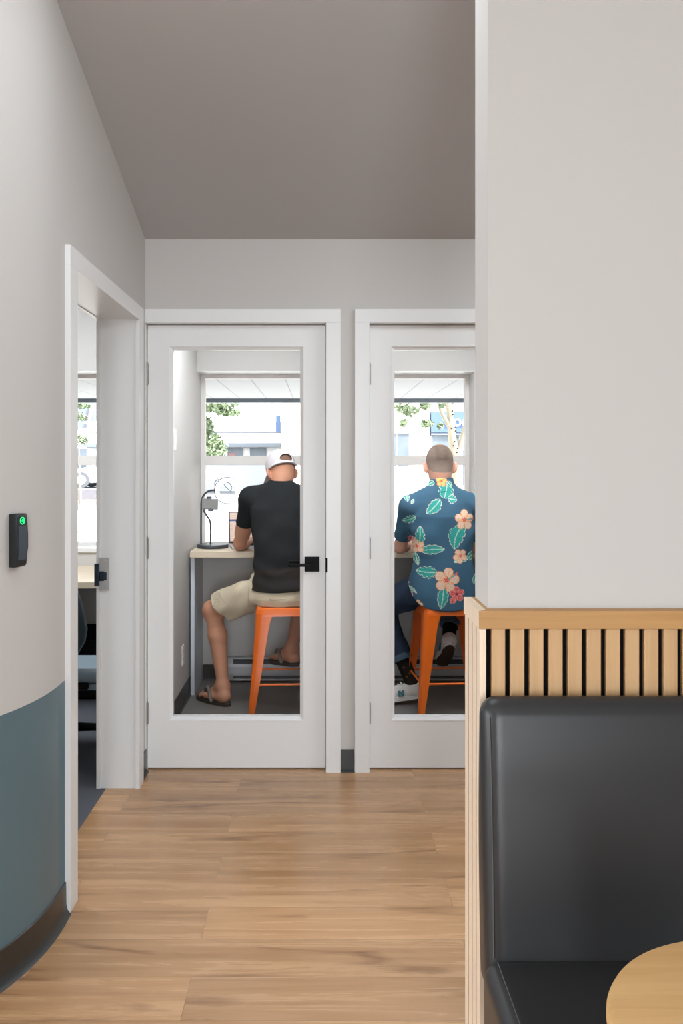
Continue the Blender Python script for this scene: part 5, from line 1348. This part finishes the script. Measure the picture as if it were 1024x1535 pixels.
for (x_, y_, Y_) in ((679, 621, 17.93), (678.5, 616, 17.93), (679, 604, 17.94), (682.5, 641, 17.92), (683, 646, 17.92), (697, 644, 17.98), (699, 620, 18.04), (681.5, 662, 17.9), (686.5, 656, 17.92), (680, 668, 17.9), (686, 672, 17.92), (677, 642, 17.92), (685, 678, 17.9)):
    c_ = ex(x_, y_, Y_); m = MB(); m.ball(c_, (0.022, 0.02, 0.018), 8); m.build('bark_knot', M['knot'], t1)
foliage('foliage', [(ex(604, 612, 17.6), (0.22, 0.3, 0.16)), (ex(615, 615, 17.6), (0.18, 0.3, 0.12)), (ex(605, 634, 17.6), (0.08, 0.2, 0.08)), (ex(637, 607, 17.6), (0.1, 0.2, 0.12)), (ex(640, 635, 17.6), (0.13, 0.2, 0.07)), (ex(663, 607, 17.6), (0.06, 0.2, 0.06)), (ex(660, 638, 17.6), (0.06, 0.2, 0.04)), (ex(620, 560, 17.8), (1.2, 1.0, 0.5)), (ex(680, 520, 18), (1.4, 1.3, 0.7))], t1, 900, 0.055)
t2 = empty('leafy_tree', (-3.3, 17, 0)); tag(t2, 'bushy green tree outside the first booth window, left of the low shop', 'tree')
m = MB(); m.tube([(-3.3, 17, -0.02), (-3.25, 17, 1.2), (-3.2, 17, 2.0), (-3.3, 17, 3.6)], [0.13, 0.11, 0.09, 0.04], 10); m.build('trunk', M['bark'], t2, smooth=60)
foliage('foliage', [(ex(312, 665, 17), (0.28, 0.5, 0.28)), (ex(325, 672, 17), (0.22, 0.4, 0.2)), (ex(308, 640, 17), (0.14, 0.4, 0.22)), (ex(325, 612, 16.8), (0.3, 0.4, 0.09)), (ex(343, 618, 16.8), (0.25, 0.3, 0.07)), (ex(312, 606, 16.8), (0.2, 0.4, 0.1)), (ex(335, 606, 16.8), (0.3, 0.4, 0.06)), (ex(290, 640, 17), (0.4, 0.5, 0.6)), (ex(290, 560, 17), (1.3, 1.0, 0.7))], t2, 2600, 0.05)
sb = empty('shrub', (-8.35, 30.5, -0.02)); tag(sb, 'small green shrub in front of the grey block wall', 'shrub')
m = MB(); m.tube([(-8.35, 30.5, -0.02), (-8.4, 30.5, 1.9)], [0.05, 0.02], 8); m.build('stem', M['bark'], sb)
foliage('foliage', [(ex(122, 660, 30.5), (0.3, 0.3, 0.2)), (ex(118, 625, 30.5), (0.3, 0.3, 0.2)), (ex(122, 608, 30.5), (0.35, 0.3, 0.12))], sb, 350, 0.07)

# ------------------------------------------------------------------ light
w = bpy.data.worlds.new('World'); scene.world = w; w.use_nodes = True
bg = w.node_tree.nodes['Background']; bg.inputs['Color'].default_value = (0.93, 0.97, 1.0, 1); bg.inputs['Strength'].default_value = 5.0
def sun(direction, strength):
    l = bpy.data.lights.new('sun', 'SUN'); l.energy = strength; l.angle = math.radians(1.5); l.color = (1, 0.97, 0.92)
    o = bpy.data.objects.new('sun', l); COL.objects.link(o); o.rotation_euler = Vector(direction).to_track_quat('-Z', 'Y').to_euler(); return o
sun((-0.70, 0.28, -0.66), 14.0)
def area(name, loc, target, sx, sy, power, color=(1, 1, 1)):
    l = bpy.data.lights.new(name, 'AREA'); l.shape = 'RECTANGLE'; l.size = sx; l.size_y = sy; l.energy = power; l.color = color
    o = bpy.data.objects.new(name, l); COL.objects.link(o); o.location = loc
    o.rotation_euler = (Vector(target) - Vector(loc)).to_track_quat('-Z', 'Y').to_euler(); return o
# daylight through the side window, and fill added behind the camera
DAY = (0.89, 0.955, 1.0)
area('window_daylight_side', (-4.25, (LW[0] + LW[1]) / 2, (LW[2] + LW[3]) / 2), (0, (LW[0] + LW[1]) / 2, (LW[2] + LW[3]) / 2), LW[1] - LW[0], LW[3] - LW[2], 56, DAY)
area('rear_fill_light', (0.35, -3.62, 1.35), (0.35, 0, 1.35), 1.08, 2.4, 112, DAY)
# added fill lamps without fixtures: main room, corridor, booths and office
area('room_fill_light', (-0.9, -0.9, 3.40), (-0.9, -0.9, 0), 4.2, 3.6, 34, DAY)
area('corridor_fill_light', (1.7, 2.95, 2.62), (1.5, 2.95, 0), 1.6, 1.2, 50, DAY)
area('corridor_fill_light', (-0.15, 2.1, 2.88), (-0.15, 2.3, 0), 0.9, 0.6, 11, DAY)
area('booth_fill_light', (-0.37, 4.5, 2.41), (-0.37, 4.5, 0), 0.6, 0.6, 20, DAY)
area('booth_fill_light', (0.6, 4.45, 2.41), (0.6, 4.45, 0), 0.6, 0.6, 24, DAY)
area('office_fill_light', (-2.2, 4.1, 2.60), (-2.2, 4.1, 0), 1.8, 1.2, 90, DAY)

# ------------------------------------------------------------------ camera
cam = bpy.data.cameras.new('camera'); co = bpy.data.objects.new('camera', cam); COL.objects.link(co)
co.location = (0, 0, 1.396); co.rotation_euler = (PI / 2, 0, 0)
cam.sensor_fit = 'AUTO'; cam.sensor_width = 36.0; cam.lens = 1312 / 1535 * 36.0
cam.shift_x = 32 / 1535; cam.shift_y = 72.5 / 1535 * -1
cam.clip_start = 0.05; cam.clip_end = 400
scene.camera = co
scene.view_settings.view_transform = 'Standard'; scene.view_settings.look = 'None'; scene.view_settings.gamma = 1.0; scene.view_settings.exposure = 0.15
scene.view_settings.use_curve_mapping = False
cy = scene.cycles
cy.max_bounces = 10; cy.diffuse_bounces = 6; cy.glossy_bounces = 4; cy.transparent_max_bounces = 16
cy.sample_clamp_indirect = 6.0
cy.use_denoising = True
